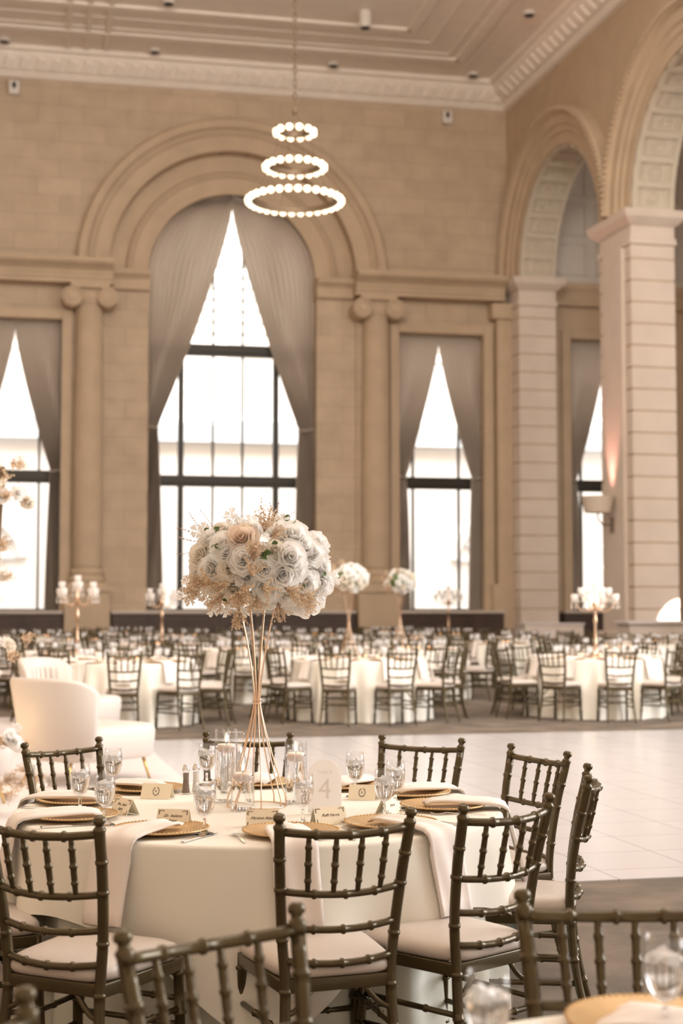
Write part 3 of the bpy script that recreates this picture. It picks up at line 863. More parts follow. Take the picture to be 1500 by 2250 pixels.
FC = Vector((.74, 2.03, 0))              # centre of the table in the foreground
round_table(FC, 'round table cut off by the bottom right edge, under a white cloth', '', 2)
bm = bmesh.new(); drape(bm, .918, .7555, lambda a: .75, 15, 8, amp=.04, flare=.05)
o = obj('tablecloth', bm, M['cloth'], smooth=True); o.location = FC; tag(o, 'white cloth on the blurred table at the bottom right corner', 'tablecloth')

# ------------------------------------------------------------------ tableware
def plate_bm(seg=96, beads=True):
    bm = bmesh.new()
    lathe(bm, [(0, .0), (.095, .0), (.10, .003), (.155, .013), (.163, .0155), (.165, .018), (.163, .020), (.157, .019), (.105, .0075), (.098, .0055), (0, .0055)], seg)
    if beads:
        for k in range(72):
            a = 2 * PI * k / 72; bx(bm, (.160 * math.cos(a), .160 * math.sin(a), .0195), (.007, .005, .004), Matrix.Rotation(a, 3, 'Z'))
    return bm
def napkin_bm(hang=.24, seed=0, w0=.15):
    """folded napkin: lies from y=-.06 (inner end) to y=+.165 (table edge) and hangs over; +y is outwards"""
    rn = random.Random(seed); bm = bmesh.new()
    path = [(-.10, .020), (-.07, .030), (-.02, .034), (.05, .033), (.11, .031), (.15, .029)]
    edge = .20
    path += [(edge - .01, .024), (edge + .012, .012), (edge + .022, -.012)]
    if hang > .05: path += [(edge + .03 + .01 * i, -.012 - hang * (i + 1) / 6) for i in range(6)]
    top = []; bot = []
    rot = rn.uniform(-.12, .12); sk = rn.uniform(-.02, .02)
    for i, (y, z) in enumerate(path):
        t = i / (len(path) - 1); wd = w0 * (.55 + .45 * min(1, i / 3)) / 2
        row = []; rb = []
        for k in range(13):
            u = k / 12 * 2 - 1
            x = u * wd + sk * t * 2 + .02 * math.sin(2.5 * t + seed)
            wave = .004 * math.sin(u * 5 + t * 6 + seed) + (.007 * (1 - u * u) if i < 6 else 0)
            row.append((x, y + (wave if i > 8 else 0) + (.012 * u if i == 0 else 0), z + (wave if i <= 8 else 0)))
            rb.append((x, y + (wave - .008 if i > 8 else 0) - (.006 if i == len(path) - 1 else 0), z - .009 + (wave if i <= 8 else 0)))
        top.append(row); bot.append(rb)
    loops = [t_ + b_[::-1] for t_, b_ in zip(top, bot)]
    rings(bm, loops); return bm
def fork_bm():
    bm = bmesh.new(); prof = [(-.10, .0035), (-.08, .0045), (-.02, .003), (.03, .0025), (.045, .004), (.058, .011), (.066, .0115)]
    rings(bm, [[(-h, y, z - .001), (h, y, z - .001), (h, y, z + .0012), (-h, y, z + .0012)] for (y, h), z in zip(prof, [.002, .003, .004, .008, .009, .006, .005])])
    for k in range(4):
        x = -.0095 + k * .0063
        rings(bm, [[(x - h, y, z), (x + h, y, z), (x + h, y, z + .0018), (x - h, y, z + .0018)] for y, h, z in ((.065, .0022, .004), (.085, .002, .004), (.102, .0012, .008))])
    return bm
def knife_bm():
    bm = bmesh.new()
    rings(bm, [[(-h, y, z), (h, y, z), (h, y, z + t), (-h, y, z + t)] for y, h, z, t in ((-.115, .0055, .001, .005), (-.11, .007, .001, .007), (-.03, .0055, .001, .006), (-.01, .005, .001, .004), (0, .008, .001, .002), (.06, .0095, .001, .0015), (.10, .0065, .001, .0012), (.12, .001, .001, .001))])
    return bm
def goblet_parts():
    bm = bmesh.new()
    out = [(.036, 0), (.037, .002), (.030, .005), (.012, .010), (.0065, .018), (.0052, .035), (.0065, .045), (.0055, .05), (.010, .058), (.022, .068), (.031, .085), (.0365, .108), (.038, .13), (.0365, .155), (.0335, .178)]
    inn = [(.0322, .178), (.0352, .155), (.0366, .13), (.035, .108), (.0295, .086), (.020, .071), (.008, .063), (0, .061)]
    lathe(bm, out[7:] + inn[:-2] + [(.0045, .0625), (.0045, .052)], 40, flute=lambda a, i: 1 + (.025 * math.cos(a * 9) if 2 <= i <= 5 else 0)); g = bm
    bm = bmesh.new()
    lathe(bm, [(0, .0615), (.0075, .0635), (.019, .0715), (.0288, .0865), (.0344, .108), (.0359, .13), (.0352, .145), (0, .146)], 40)
    bm2 = bmesh.new(); rn = random.Random(4)
    for k in range(6):
        a = k * 1.1; r = .012 + .008 * rn.random()
        bx(bm2, (r * math.cos(a), r * math.sin(a), .132 + .014 * rn.random()), (.019, .017, .017), Matrix.Rotation(rn.random() * 3, 3, (rn.random(), rn.random(), 1)), bev=.003)
    st = bmesh.new(); lathe(st, [(0, .0)] + out[:8] + [(0, .054)], 32)
    return g, bm, bm2, st
def make_goblet(label):
    t = thing('water_goblet', label, 'glass')
    g, w_, ic, st = goblet_parts()
    obj('bowl', g, M['glass'], t, smooth=True); obj('stem_and_foot', st, M['solidglass'], t, smooth=True); obj('water', w_, M['water'], t, smooth=True); obj('ice', ic, M['ice'], t)
    return t
# ten place settings of the main table: (azimuth of seat, plate radius, napkin azimuth, where)
SEATS = [(-25, .70, 'front left, by the half cut off chair'), (12, .70, 'front centre, by the middle chair'), (45, .69, 'front right, by the right leaning chair'),
         (88, .70, 'rightmost, by the edge-on chair'), (122, .70, 'at the right rear'), (152, .70, 'at the rear, right of the table sign'),
         (-176, .72, 'at the rear centre, behind the flower stand'), (-136, .72, 'rear left, before the white armchair'), (-101, .72, 'far left, upper of the two cut off'), (-65, .72, 'far left, lower of the two cut off')]
pl0 = None
nk = []
for i, (az, r, where) in enumerate(SEATS):
    a = R(az); d = Vector((math.sin(a), -math.cos(a), 0)); p = TC + d * r; p.z = TZ
    rz = a + PI              # local +y points outwards
    if pl0 is None: pl0 = obj('charger_plate', plate_bm(), M['gold'], smooth=True); o = pl0
    else: o = pl0.copy(); C.objects.link(o)
    o.location = p; tag(o, 'gold beaded charger plate %s' % where, 'plate', 'charger plates on the main table')
    hang = .24 if abs(az) < 120 else .2
    n = obj('napkin', napkin_bm(hang, i, .15), M['napkin'], smooth=True)
    n.location = p + d * (.03 + (.70 - r)); n.rotation_euler = (0, 0, rz)
    tag(n, 'folded cream napkin on the plate %s' % where, 'napkin', 'napkins on the main table')
    side = Vector((math.cos(a), math.sin(a), 0))
    if i == 0: fk0 = obj('fork', fork_bm(), M['steel'], smooth=False); f = fk0; kn0 = obj('knife', knife_bm(), M['steel'], smooth=False); k_ = kn0
    else: f = fk0.copy(); C.objects.link(f); k_ = kn0.copy(); C.objects.link(k_)
    f.location = p - side * .182 + d * .05; f.rotation_euler = (0, 0, a + R(random.uniform(-3, 3))); k_.location = p + side * .182 + d * .05; k_.rotation_euler = (0, 0, a + R(random.uniform(-4, 4)))
    tag(f, 'silver fork of the setting %s' % where, 'fork', 'forks on the main table')
    tag(k_, 'silver knife of the setting %s' % where, 'knife', 'knives on the main table')
gb = make_goblet('x')
GOB = [(-.975, 5.66, 'leftmost, before the chair by the white armchair'), (-.83, 5.32, 'second from the left, in front of the folded name card'), (-.46, 5.10, 'near the front edge, right of the Dr. name card'),
       (-.945, 6.27, 'at the left rear, furthest left of the two back ones'), (-.578, 6.50, 'behind the salt and pepper shakers'), (-.135, 5.33, 'in front of the arched table sign'),
       (.055, 6.11, 'standing alone right of the arched sign'), (.155, 5.46, 'front one of the right-hand pair'), (.205, 5.76, 'rear one of the right-hand pair'), (-.20, 6.45, 'behind the right-hand candle cylinder')]
for i, (x, y, wh) in enumerate(GOB):
    lb = 'cut-glass goblet of iced water ' + wh
    if i == 0: gb.location = (x, y, TZ); gb['label'] = lb; gb['group'] = 'water goblets on the main table'
    else: dup(gb, (x, y, TZ), i * .7, lb, 'water goblets on the main table')
dup(gb, (.575, 2.72, TZ), .4, 'large blurred goblet of iced water at the bottom right', 'water goblets on the foreground table')
dup(gb, (.235, 2.46, TZ - .0), 1.4, 'blurred goblet cut off by the bottom edge, right of the middle', 'water goblets on the foreground table')
o = pl0.copy(); C.objects.link(o); o.location = (.57, 2.78, TZ); tag(o, 'blurred gold charger plate behind the goblet in the bottom right corner', 'plate')
n = obj('napkin', napkin_bm(.0, 4, .16), M['napkin'], smooth=True); n.location = (.68, 2.72, TZ); n.rotation_euler = (0, 0, R(60)); tag(n, 'blurred folded napkin in the bottom right corner', 'napkin')
f = fk0.copy(); C.objects.link(f); f.location = (.40, 2.70, TZ); f.rotation_euler = (0, 0, R(30)); tag(f, 'blurred fork on the foreground table, left of its gold plate', 'fork')

# glass cylinders with floating candles
def cylinder_vase(x, y, r, h, wl, label):
    t = thing('candle_cylinder', label, 'vase', (x, y, TZ))
    bm = bmesh.new(); lathe(bm, [(0, 0), (r, 0), (r + .0005, .003), (r, h - .002), (r - .001, h), (r - .0022, h - .002), (r - .0022, .008), (0, .008)], 48); obj('glass', bm, M['glass'], t, smooth=False)
    bm = bmesh.new(); lathe(bm, [(0, .0085), (r - .003, .0085), (r - .003, wl), (0, wl)], 48)
    o_ = obj('water', bm, M['water'], t, smooth=False)
    c = thing('floating_candle', 'white floating candle burning in the ' + label, 'candle', (x, y, TZ + wl))
    bm = bmesh.new(); cr = r * .78
    lathe(bm, [(0, -.024), (cr * .5, -.022), (cr * .85, -.010), (cr, .004), (cr * .97, .010), (cr * .8, .009), (cr * .3, .006), (0, .006)], 32); obj('wax', bm, M['wax'], c, smooth=True)
    bm = bmesh.new(); tube(bm, [(0, 0, .005), (.0015, 0, .02)], .0012, 5); obj('wick', bm, M['wick'], c)
    bm = bmesh.new(); lathe(bm, [(0, .016), (.0045, .022), (.0055, .029), (.0035, .040), (.0012, .050), (0, .054)], 12); obj('flame', bm, M['flame'], c, smooth=True)
    return t
cylinder_vase(-.452, 5.94, .0445, .285, .215, 'tallest straight glass cylinder')
cylinder_vase(-.371, 5.70, .045, .20, .13, 'shortest straight glass cylinder in front of the wire stand')
cylinder_vase(-.178, 5.90, .0435, .24, .185, 'straight glass cylinder left of the arched sign')
t = thing('water_carafe', 'flared glass carafe of iced water behind the tallest candle cylinder', 'carafe', (-.442, 6.28, TZ))
bm = bmesh.new(); lathe(bm, [(0, 0), (.045, 0), (.05, .01), (.05, .10), (.045, .14), (.034, .18), (.033, .20), (.045, .235), (.0475, .242), (.043, .235), (.031, .20), (.032, .18), (.043, .14), (.048, .10), (.048, .012), (0, .01)], 40); obj('glass', bm, M['glass'], t, smooth=True)
bm = bmesh.new(); lathe(bm, [(0, .0125), (.0465, .014), (.0465, .10), (.0415, .139), (.0305, .18), (.030, .195), (0, .195)], 40); obj('water', bm, M['water'], t, smooth=True)
bm = bmesh.new(); rn = random.Random(8)
for k in range(16): bx(bm, (rn.uniform(-.024, .024), rn.uniform(-.024, .024), .03 + k * .0085), (.022, .02, .02), Matrix.Rotation(rn.random() * 3, 3, (rn.random(), 1, rn.random())), bev=.003)
obj('ice', bm, M['ice'], t)

# salt and pepper
for x, y, nm, mm, what in ((-.636, 6.20, 'pepper_shaker', mat('ground_pepper', (.20, .15, .12), .9), 'brownish pepper shaker with a steel top, left of the salt shaker'),
                     (-.598, 6.235, 'salt_shaker', mat('white_salt', (.80, .78, .77), .9), 'white salt shaker with a steel top, beside the pepper')):
    t = thing(nm, what, 'shaker', (x, y, TZ))
    bm = bmesh.new(); lathe(bm, [(0, 0), (.0185, 0), (.019, .004), (.0155, .02), (.0125, .06), (.0135, .085), (.0145, .095), (0, .095)], 10); obj('bottle', bm, M['glass'], t)
    bm = bmesh.new(); lathe(bm, [(0, .003), (.0165, .004), (.014, .02), (.011, .06), (.012, .084), (0, .084)], 10); obj('filling', bm, mm, t)
    bm = bmesh.new(); lathe(bm, [(.0155, .093), (.0155, .103), (.0125, .107), (.0125, .112), (.008, .12), (0, .124)], 16); obj('cap', bm, M['steel'], t, smooth=True)

# ------------------------------------------------------------------ place cards and sign
def text_mesh(body, size, m, parent, mw, shear=0, ext=.0002, name='lettering', align='CENTER', sx=1.0):
    cu = bpy.data.curves.new('tmp', 'FONT'); cu.body = body; cu.size = size; cu.shear = shear; cu.extrude = ext; cu.align_x = align; cu.align_y = 'CENTER'
    o_ = bpy.data.objects.new('tmp', cu); C.objects.link(o_)
    dg = bpy.context.evaluated_depsgraph_get(); me = bpy.data.meshes.new_from_object(o_.evaluated_get(dg))
    bpy.data.objects.remove(o_); me.name = name; me.materials.clear(); me.materials.append(m)
    t_ = bpy.data.objects.new(name, me); C.objects.link(t_); t_.parent = parent; t_.matrix_local = mw @ Matrix.Scale(sx, 4, (1, 0, 0))
    return t_
def tent(x, y, rz, label, lines=None, crest=False, wd=.105, h=.058, dep=.03):
    """folded card: front face leans back from y=-dep to the ridge"""
    t = thing('place_card', label, 'card', (x, y, TZ), R(rz))
    th = .0006; bm = bmesh.new()
    rings(bm, [[(sx, -dep, 0), (sx, 0, h), (sx, dep, 0), (sx, dep - 2 * th, 0), (sx, 0, h - 3 * th), (sx, -dep + 2 * th, 0)] for sx in (-wd / 2, wd / 2)])
    obj('folded_card', bm, M['card'], t)
    ang = math.atan2(h, dep)
    F_ = Matrix.Translation((0, -dep / 2 - .0009, h / 2)) @ Matrix.Rotation(ang, 4, 'X')
    if lines:
        for k, s_ in enumerate(lines): text_mesh(s_, .0145, M['ink'], t, F_ @ Matrix.Translation((0, (.008 if len(lines) > 1 else .002) - .017 * k, 0)), shear=.45)
        for sx in (-1, 1):
            for sy in (-1, 1):
                bm = bmesh.new(); L = math.hypot(h, dep)
                for q in range(5):
                    a = q * .5
                    tube(bm, [(sx * (wd / 2 - .006 - .004 * q), sy * (L / 2 - .005 - .0015 * math.sin(q * 2)), 0), (sx * (wd / 2 - .010 - .004 * q), sy * (L / 2 - .008), 0)], .0007, 4)
                    tube(bm, [(sx * (wd / 2 - .005 - .0012 * math.sin(q * 2)), sy * (L / 2 - .006 - .003 * q), 0), (sx * (wd / 2 - .009), sy * (L / 2 - .009 - .003 * q), 0)], .0007, 4)
                ob = obj('corner_flourish', bm, M['ink'], t); ob.matrix_local = F_
    if crest:
        bm = bmesh.new()
        for q in range(22):
            a = 2 * PI * q / 22 + .1
            if abs(math.cos(a)) < .25 and math.sin(a) > 0: continue
            c = Vector((.0125 * math.cos(a), .0165 * math.sin(a), 0)); d_ = Vector((-math.sin(a), math.cos(a), 0)) * .003 + Vector((math.cos(a), math.sin(a), 0)) * .0022
            tube(bm, [c - d_, c + d_], .0006, 4)
        ob = obj('wreath_crest', bm, M['ink'], t); ob.matrix_local = F_
        text_mesh('K', .012, M['ink'], t, F_, name='monogram')
    return t
tent(-.735, 6.06, -14, 'cream tent card with a wreath crest, left of the pepper shaker', crest=True, wd=.125)
tent(-.80, 5.60, -128 + 80, 'cream tent card turned sideways by the two left goblets', ['Mrs. Sarti', 'Sarti'], wd=.11)
tent(-.585, 5.30, -10, 'cream name card lettered Dr. on its first line, front left', ['Dr. Italiano', 'Anna'], wd=.115)
tent(-.275, 5.285, 2, 'cream name card at the front centre, left of the middle chair', ['Mariana Alessi'], wd=.115)
tent(-.045, 5.36, -28 + 52, 'pale name card lettered Raffi, right of the front centre goblet', ['Raffi Harris'], wd=.12)
tent(.085, 6.02, 12 - 26, 'cream tent card with a wreath crest, right of the arched sign', crest=True, wd=.11)
tent(.175, 5.62, 60, 'cream tent card seen end-on between the right-hand goblets', ['Harris'], wd=.11)
# arched acrylic sign
t = thing('table_number_sign', 'arched frosted acrylic sign with the table number 4, white on white', 'sign', (-.062, 5.60, TZ), R(-4))
bm = bmesh.new(); wq, hq = .062, .20; pts = [(-wq, .004), (wq, .004)] + [(wq * math.cos(PI * k / 24), hq - wq + wq * math.sin(PI * k / 24)) for k in range(25)]
prism(bm, [(a, b) for a, b in pts], -.0015, .0015); obj('panel', bm, M['acrylic'], t)
bm = bmesh.new(); bx(bm, (0, 0, .004), (.10, .035, .008), bev=.001); obj('foot', bm, M['acrylic'], t)
RX = Matrix.Rotation(PI / 2, 4, 'X')
text_mesh('TABLE', .016, M['signink'], t, Matrix.Translation((0, -.0022, .152)) @ RX, sx=1.25)
text_mesh('4', .105, M['signink'], t, Matrix.Translation((0, -.0022, .088)) @ RX, name='number', sx=.95)

# ------------------------------------------------------------------ wire flower stand
WC = Vector((-.325, 5.82, TZ))
def wire_stand(loc, label, sc=1.0, m=None):
    t = thing('wire_flower_stand', label, 'flower stand', loc)
    bm = bmesh.new(); tube(bm, [(.113 * sc * math.cos(2 * PI * k / 48), .113 * sc * math.sin(2 * PI * k / 48), .003) for k in range(48)], .0028 * sc, 6, closed=True); obj('base_ring', bm, M['goldrod'], t, smooth=True)
    H_ = .81 * sc; hw = .40 * sc
    for k in range(8):
        a = 2 * PI * k / 8 + .2; bm = bmesh.new(); pts = []
        for i in range(29):
            z = .003 + (H_ - .003) * i / 28
            if z < hw: q = z / hw; r = .113 * (1 - q) ** 1.25 * (1 - .0) + .011
            else: q = (z - hw) / (H_ - hw); r = .011 + .075 * q ** 1.5
            if z < hw: r = min(r, .113)
            tw = a + .25 * (z / H_)
            pts.append((r * sc * math.cos(tw), r * sc * math.sin(tw), z))
        tube(bm, pts, .0026 * sc, 6); obj('rod', bm, M['goldrod'], t, smooth=True)
    bm = bmesh.new()
    for dz in (-.008, .008): tube(bm, [(.0155 * sc * math.cos(2 * PI * k / 20), .0155 * sc * math.sin(2 * PI * k / 20), hw + dz) for k in range(20)], .003 * sc, 6, closed=True)
    obj('collar', bm, M['goldrod'], t, smooth=True)
    bm = bmesh.new(); lathe(bm, [(0, H_ - .004), (.09 * sc, H_ - .004), (.09 * sc, H_), (0, H_)], 24); obj('top_plate', bm, M['goldrod'], t)
    return t
wire_stand(WC, 'tall rose-gold wire stand flaring above and below a narrow waist, on the main table')
# ------------------------------------------------------------------ flowers
def rose_bm(R_=.05, layers=5, seed=0, openness=1.0, lo=False):
    """rose: tight inner spiral then rings of cupped petals with curled ruffled lips; opens towards +z"""
    rn = random.Random(seed); bm = bmesh.new()
    nu, nv = (4, 3) if lo else (8, 6)
    spec = [(3, .22, 1.0, .15), (4, .40, .97, .28), (5, .60, .88, .52), (6, .82, .70, .85), (7, 1.0, .48, 1.15)][:layers]
    if lo: spec = spec[1:]
    for li, (n, rad, hgt, opn) in enumerate(spec):
        opn *= openness
        for k in range(n):
            a0 = 2 * PI * (k + .5 * (li % 2)) / n + rn.uniform(-.2, .2)
            wid = 2 * PI / n * 1.45; r1 = R_ * rad * rn.uniform(.92, 1.08); h1 = R_ * hgt * rn.uniform(.93, 1.07)
            ph = rn.uniform(0, 6); rows = []
            for i in range(nv + 1):
                v = i / nv; row = []
                for j in range(nu + 1):
                    u = j / nu * 2 - 1
                    w_ = math.sin(PI * min(1, v * .62 + .12)) if v < .6 else 1 - .25 * ((v - .6) / .4) ** 2
                    a = a0 + u * wid / 2 * w_
                    prof = r1 * (.25 + .75 * math.sin(v * PI / 2) ** .8) + (R_ * .22 * opn * max(0, v - .7) / .3)
                    z = -R_ * .55 + (h1 + R_ * .55) * (v ** .85) - R_ * .16 * opn * max(0, v - .75) / .25
                    edge = (u * u) * v
                    rr = prof * (1 - .10 * (1 - abs(u))) + R_ * .03 * math.sin(4 * u + ph) * v ** 3
                    z -= R_ * .22 * edge; z += R_ * .02 * math.sin(7 * u + ph) * v ** 3
                    row.append((rr * math.cos(a), rr * math.sin(a), z))
                rows.append(row)
            grid(bm, rows)
    return bm
def blossom_bm(R_=.028, seed=0, n=5):
    """open five-petalled blossom with notched petals"""
    rn = random.Random(seed); bm = bmesh.new()
    for k in range(n):
        a0 = 2 * PI * k / n + rn.uniform(-.15, .15); rows = []; t1 = rn.uniform(-.1, .5)
        for i in range(5):
            v = i / 4; row = []
            for j in range(6):
                u = j / 5 * 2 - 1; wd = .95 * math.sin(PI * (.12 + .62 * v)) * .55
                a = a0 + u * wd; r = R_ * (v * (1 - .14 * (1 - abs(u)) * (v > .9)))
                row.append((r * math.cos(a), r * math.sin(a), R_ * (t1 * v * v + .12 * math.sin(4 * u + k) * v)))
            rows.append(row)
        grid(bm, rows)
    return bm
def spray_bm(L=.11, n=42, seed=0, spread=.05, leaf=.011, droop=.3):
    """tuft of fine dried florets along branching stems, growing along +z"""
    rn = random.Random(seed); bm = bmesh.new()
    for s in range(n // 3):
        a = rn.uniform(0, 2 * PI); sp = spread * rn.uniform(.2, 1); pts = []
        for i in range(5):
            t = i / 4; pts.append(Vector((sp * math.cos(a) * t ** 1.3, sp * math.sin(a) * t ** 1.3, L * t * rn.uniform(.9, 1) - droop * sp * t * t)))
        tube(bm, pts, [.0008, .0008, .0006, .0005, .0004], 3)
        for q in range(16):
            t = rn.uniform(.25, 1.0); i = min(3, int(t * 4)); p = pts[i].lerp(pts[i + 1], t * 4 - i)
            d = Vector((rn.uniform(-1, 1), rn.uniform(-1, 1), rn.uniform(-.2, 1))).normalized() * leaf * rn.uniform(.5, 1.2)
            e = d.orthogonal().normalized() * leaf * .22
            e.rotate(Matrix.Rotation(rn.uniform(0, 6), 3, d.normalized())); m_ = d.cross(e).normalized() * leaf * .25
            bm.faces.new([bm.verts.new(x) for x in (p, p + d * .5 + e + m_, p + d, p + d * .5 - e + m_)])
    return bm
def twig_bm(L=.12, seed=0, leaf=.012, pairs=7):
    rn = random.Random(seed); bm = bmesh.new(); pts = []
    bend = rn.uniform(-.04, .04); b2 = rn.uniform(-.03, .03)
    for i in range(8):
        t = i / 7; pts.append(Vector((bend * t * t, b2 * t * t, L * t)))
    tube(bm, pts, .0009, 4)
    for q in range(pairs * 2):
        t = .25 + .75 * (q // 2) / pairs; i = min(6, int(t * 7)); p = pts[i].lerp(pts[i + 1], t * 7 - i)
        sd = 1 if q % 2 else -1; d = Vector((sd * .9, rn.uniform(-.5, .5), .8)).normalized() * leaf * rn.uniform(.7, 1.1); e = Vector((0, 1, .2)) * leaf * .28; m_ = Vector((0, 0, leaf * .12))
        bm.faces.new([bm.verts.new(x) for x in (p, p + d * .45 + e + m_, p + d, p + d * .45 - e + m_)])
    return bm
def leaf_bm(L=.045, seed=0):
    bm = bmesh.new(); rows = []
    for i in range(6):
        v = i / 5; wd = L * .34 * math.sin(PI * min(.98, v * .9 + .06))
        rows.append([(u * wd, .006 * math.sin(v * 3) + abs(u) * wd * .35, L * v) for u in (-1, -.5, 0, .5, 1)])
    grid(bm, rows); return bm
def mesh_of(name, bm, m):
    me = bpy.data.meshes.new(name); bm.normal_update(); bm.to_mesh(me); bm.free()
    me.polygons.foreach_set('use_smooth', [True] * len(me.polygons)); me.materials.append(m); return me
def put(name, me, parent, loc, dirn, sc=1.0, roll=0, label=None):
    o_ = bpy.data.objects.new(name, me); C.objects.link(o_); o_.parent = parent
    q = Vector(dirn).to_track_quat('Z', 'Y')
    o_.matrix_local = Matrix.Translation(loc) @ q.to_matrix().to_4x4() @ Matrix.Rotation(roll, 4, 'Z') @ Matrix.Scale(sc, 4)
    if label: o_['label'] = label
    return o_
roses = [mesh_of('rose', rose_bm(.05, 5, s, op), M['petal']) for s, op in ((1, 1.0), (2, .8), (3, 1.25), (4, .95))]
roses_c = [mesh_of('rose', rose_bm(.05, 5, s, op), M['petal_cream']) for s, op in ((5, .6), (6, .9))]
bud = mesh_of('rose_bud', rose_bm(.05, 4, 9, .45), M['petal'])
blush = mesh_of('rose', rose_bm(.05, 5, 12, 1.1), M['petal_blush'])
bloss = [mesh_of('blossom', blossom_bm(.026, s), M['petal']) for s in (1, 2, 3)]
bloss_c = mesh_of('blossom', blossom_bm(.026, 7), M['petal_cream'])
sprays = [mesh_of('dried_grass', spray_bm(.10, 54, s, .055, .0125, .4), M['dry']) for s in (1, 2, 3)]
twigs = [mesh_of('twig', twig_bm(.12, s), M['twig']) for s in (1, 2, 3)]
lf = mesh_of('leaf', leaf_bm(), M['leaf'])

FCN = Vector((-.318, 5.80, 1.69))        # centre of the main bouquet
FX, FY, FZ = .262, .245, .165
t = thing('rose_bouquet', 'large bouquet of white and champagne roses on the tall wire stand', 'flowers', FCN)
bm = bmesh.new(); bmesh.ops.create_icosphere(bm, subdivisions=3, radius=1)
for v in bm.verts: v.co = Vector((v.co.x * FX * .68, v.co.y * FY * .68, v.co.z * FZ * .55 - .01))
obj('greenery_core', bm, M['dark_leaf'], t, smooth=True)
def ell(dx, dz, front=True, k=1.0):
    q = 1 - (dx / FX) ** 2 - (dz / FZ) ** 2
    y = FY * math.sqrt(max(.02, q)) * (-1 if front else 1)
    p = Vector((dx, y * k, dz)); n = Vector((dx / FX ** 2, y / FY ** 2, dz / FZ ** 2)).normalized()
    return p, n
rn = random.Random(5)
# (x, y of the bloom in the front view in mm right of / above the centre, radius mm, kind)
BL = [(-57, 83, 46, 'blush'), (-47, 3, 43, 0), (-180, -28, 40, 1), (134, 12, 46, 2), (34, -33, 36, 3), (22, 52, 21, 'bud'), (78, 42, 30, 'c0'), (-222, 22, 42, 'c1'), (-128, 62, 40, 0),
      (-20, 120, 36, 1), (143, 96, 48, 2), (106, -52, 48, 1), (218, 30, 38, 3), (250, -85, 40, 0), (196, -148, 50, 2), (190, -85, 44, 1), (-108, -32, 34, 'c1'), (-92, -112, 38, 'c0'), (-228, -62, 38, 'c1'),
      (46, -108, 40, 0), (-148, 122, 32, 'c1'), (-112, 30, 34, 3), (254, -22, 34, 1), (-160, -100, 36, 'c1'), (90, 118, 36, 3), (180, 62, 36, 0), (150, -32, 38, 3), (236, 74, 34, 2), (-190, 82, 38, 1), (10, -150, 34, 'c0'), (120, -120, 42, 2), (-40, -70, 32, 1), (-240, -20, 30, 0)]
for k, (x, z, r, kd) in enumerate(BL):
    x /= 1000; z /= 1000
    p, n = ell(x, z); 
    if p.length and (x / FX) ** 2 + (z / FZ) ** 2 > 1: p.y = rn.uniform(-.07, .02); n = Vector((x / FX ** 2, -6, z / FZ ** 2)).normalized()
    n = (n.normalized() * .75 + Vector((0, -.8, .15))).normalized()
    me = {'blush': blush, 'bud': bud, 'c0': roses_c[0], 'c1': roses_c[1]}.get(kd) or roses[kd]
    put('rose' if kd != 'bud' else 'rose_bud', me, t, p * .93, n, r / 1000 / .05 * 1.2, rn.uniform(0, 6), 'champagne rose with a tan spiral centre' if kd == 'blush' else None)
for k in range(40):                      # the bouquet's far side and underside
    a = k * 2.39996; zz = 1 - 2 * (k + .5) / 40; rr = math.sqrt(1 - zz * zz); d = Vector((rr * math.cos(a), rr * math.sin(a), zz))
    if d.y < .05 and zz > -.55: continue
    put('rose', rn.choice(roses + roses_c), t, Vector((d.x * FX, d.y * FY, d.z * FZ)) * .9, Vector((d.x / FX, d.y / FY, d.z / FZ)), rn.uniform(.75, .98), rn.uniform(0, 6))
for x, z, sc, dx, dz in ((-185, -72, 1.0, -.6, -.2), (-150, -88, 1.0, -.7, .2), (-40, -80, 1.15, .1, -.5), (-20, -62, 1.0, .3, .4), (-55, -105, 1.2, -.2, -.8), (-70, -170, 1.0, -.1, -1), (0, -125, .9, .2, -1), (100, -98, 1.1, .9, -.4), (140, -118, 1.1, 1, -.5),
                  (30, 105, 1.1, .2, .8), (50, 88, .8, .6, .2), (-5, -10, .9, .1, .9), (0, 15, .7, .2, .6), (-215, -110, .9, -.8, -.3), (-120, -120, 1.0, -.5, -.5), (75, -150, .9, .3, -1), (165, -130, .9, .9, -.6), (-95, -85, 1., -.3, -.1), (20, -95, 1., .5, -.2)):
    x /= 1000; z /= 1000; p, n = ell(x, z)
    put('dried_grass', rn.choice(sprays), t, Vector((x, min(p.y, -.05) - .035, z)), (dx, -.55, dz), sc, rn.uniform(0, 6), 'dried tan grass tuft')
for x, z, k in ((-258, -95, 0), (-270, -70, 1), (-285, -128, 2), (-262, -140, 0), (-245, -50, 1), (-235, -118, 1), (-170, -182, 0), (-150, -165, 2), (-130, -185, 1), (-110, -178, 'c'), (268, -62, 1), (288, -58, 0), (250, 0, 2), (120, -172, 0), (100, -165, 1), (-228, 115, 0), (-205, 128, 'c'),
                (-105, 178, 1), (-98, 160, 0), (78, 150, 2), (92, 160, 0), (-215, -125, 'c'), (-190, -140, 'c'), (-60, -188, 'c'), (255, 55, 0), (240, -130, 1), (-30, 150, 2), (-8, 158, 0)):
    me = bloss_c if k == 'c' else bloss[k]; x /= 1000; z /= 1000
    put('blossom', me, t, Vector((x, rn.uniform(-.12, .0), z)), (x * 2 + rn.uniform(-.4, .4), -.8, z * 2 + rn.uniform(-.4, .4)), rn.uniform(.95, 1.35), rn.uniform(0, 6))
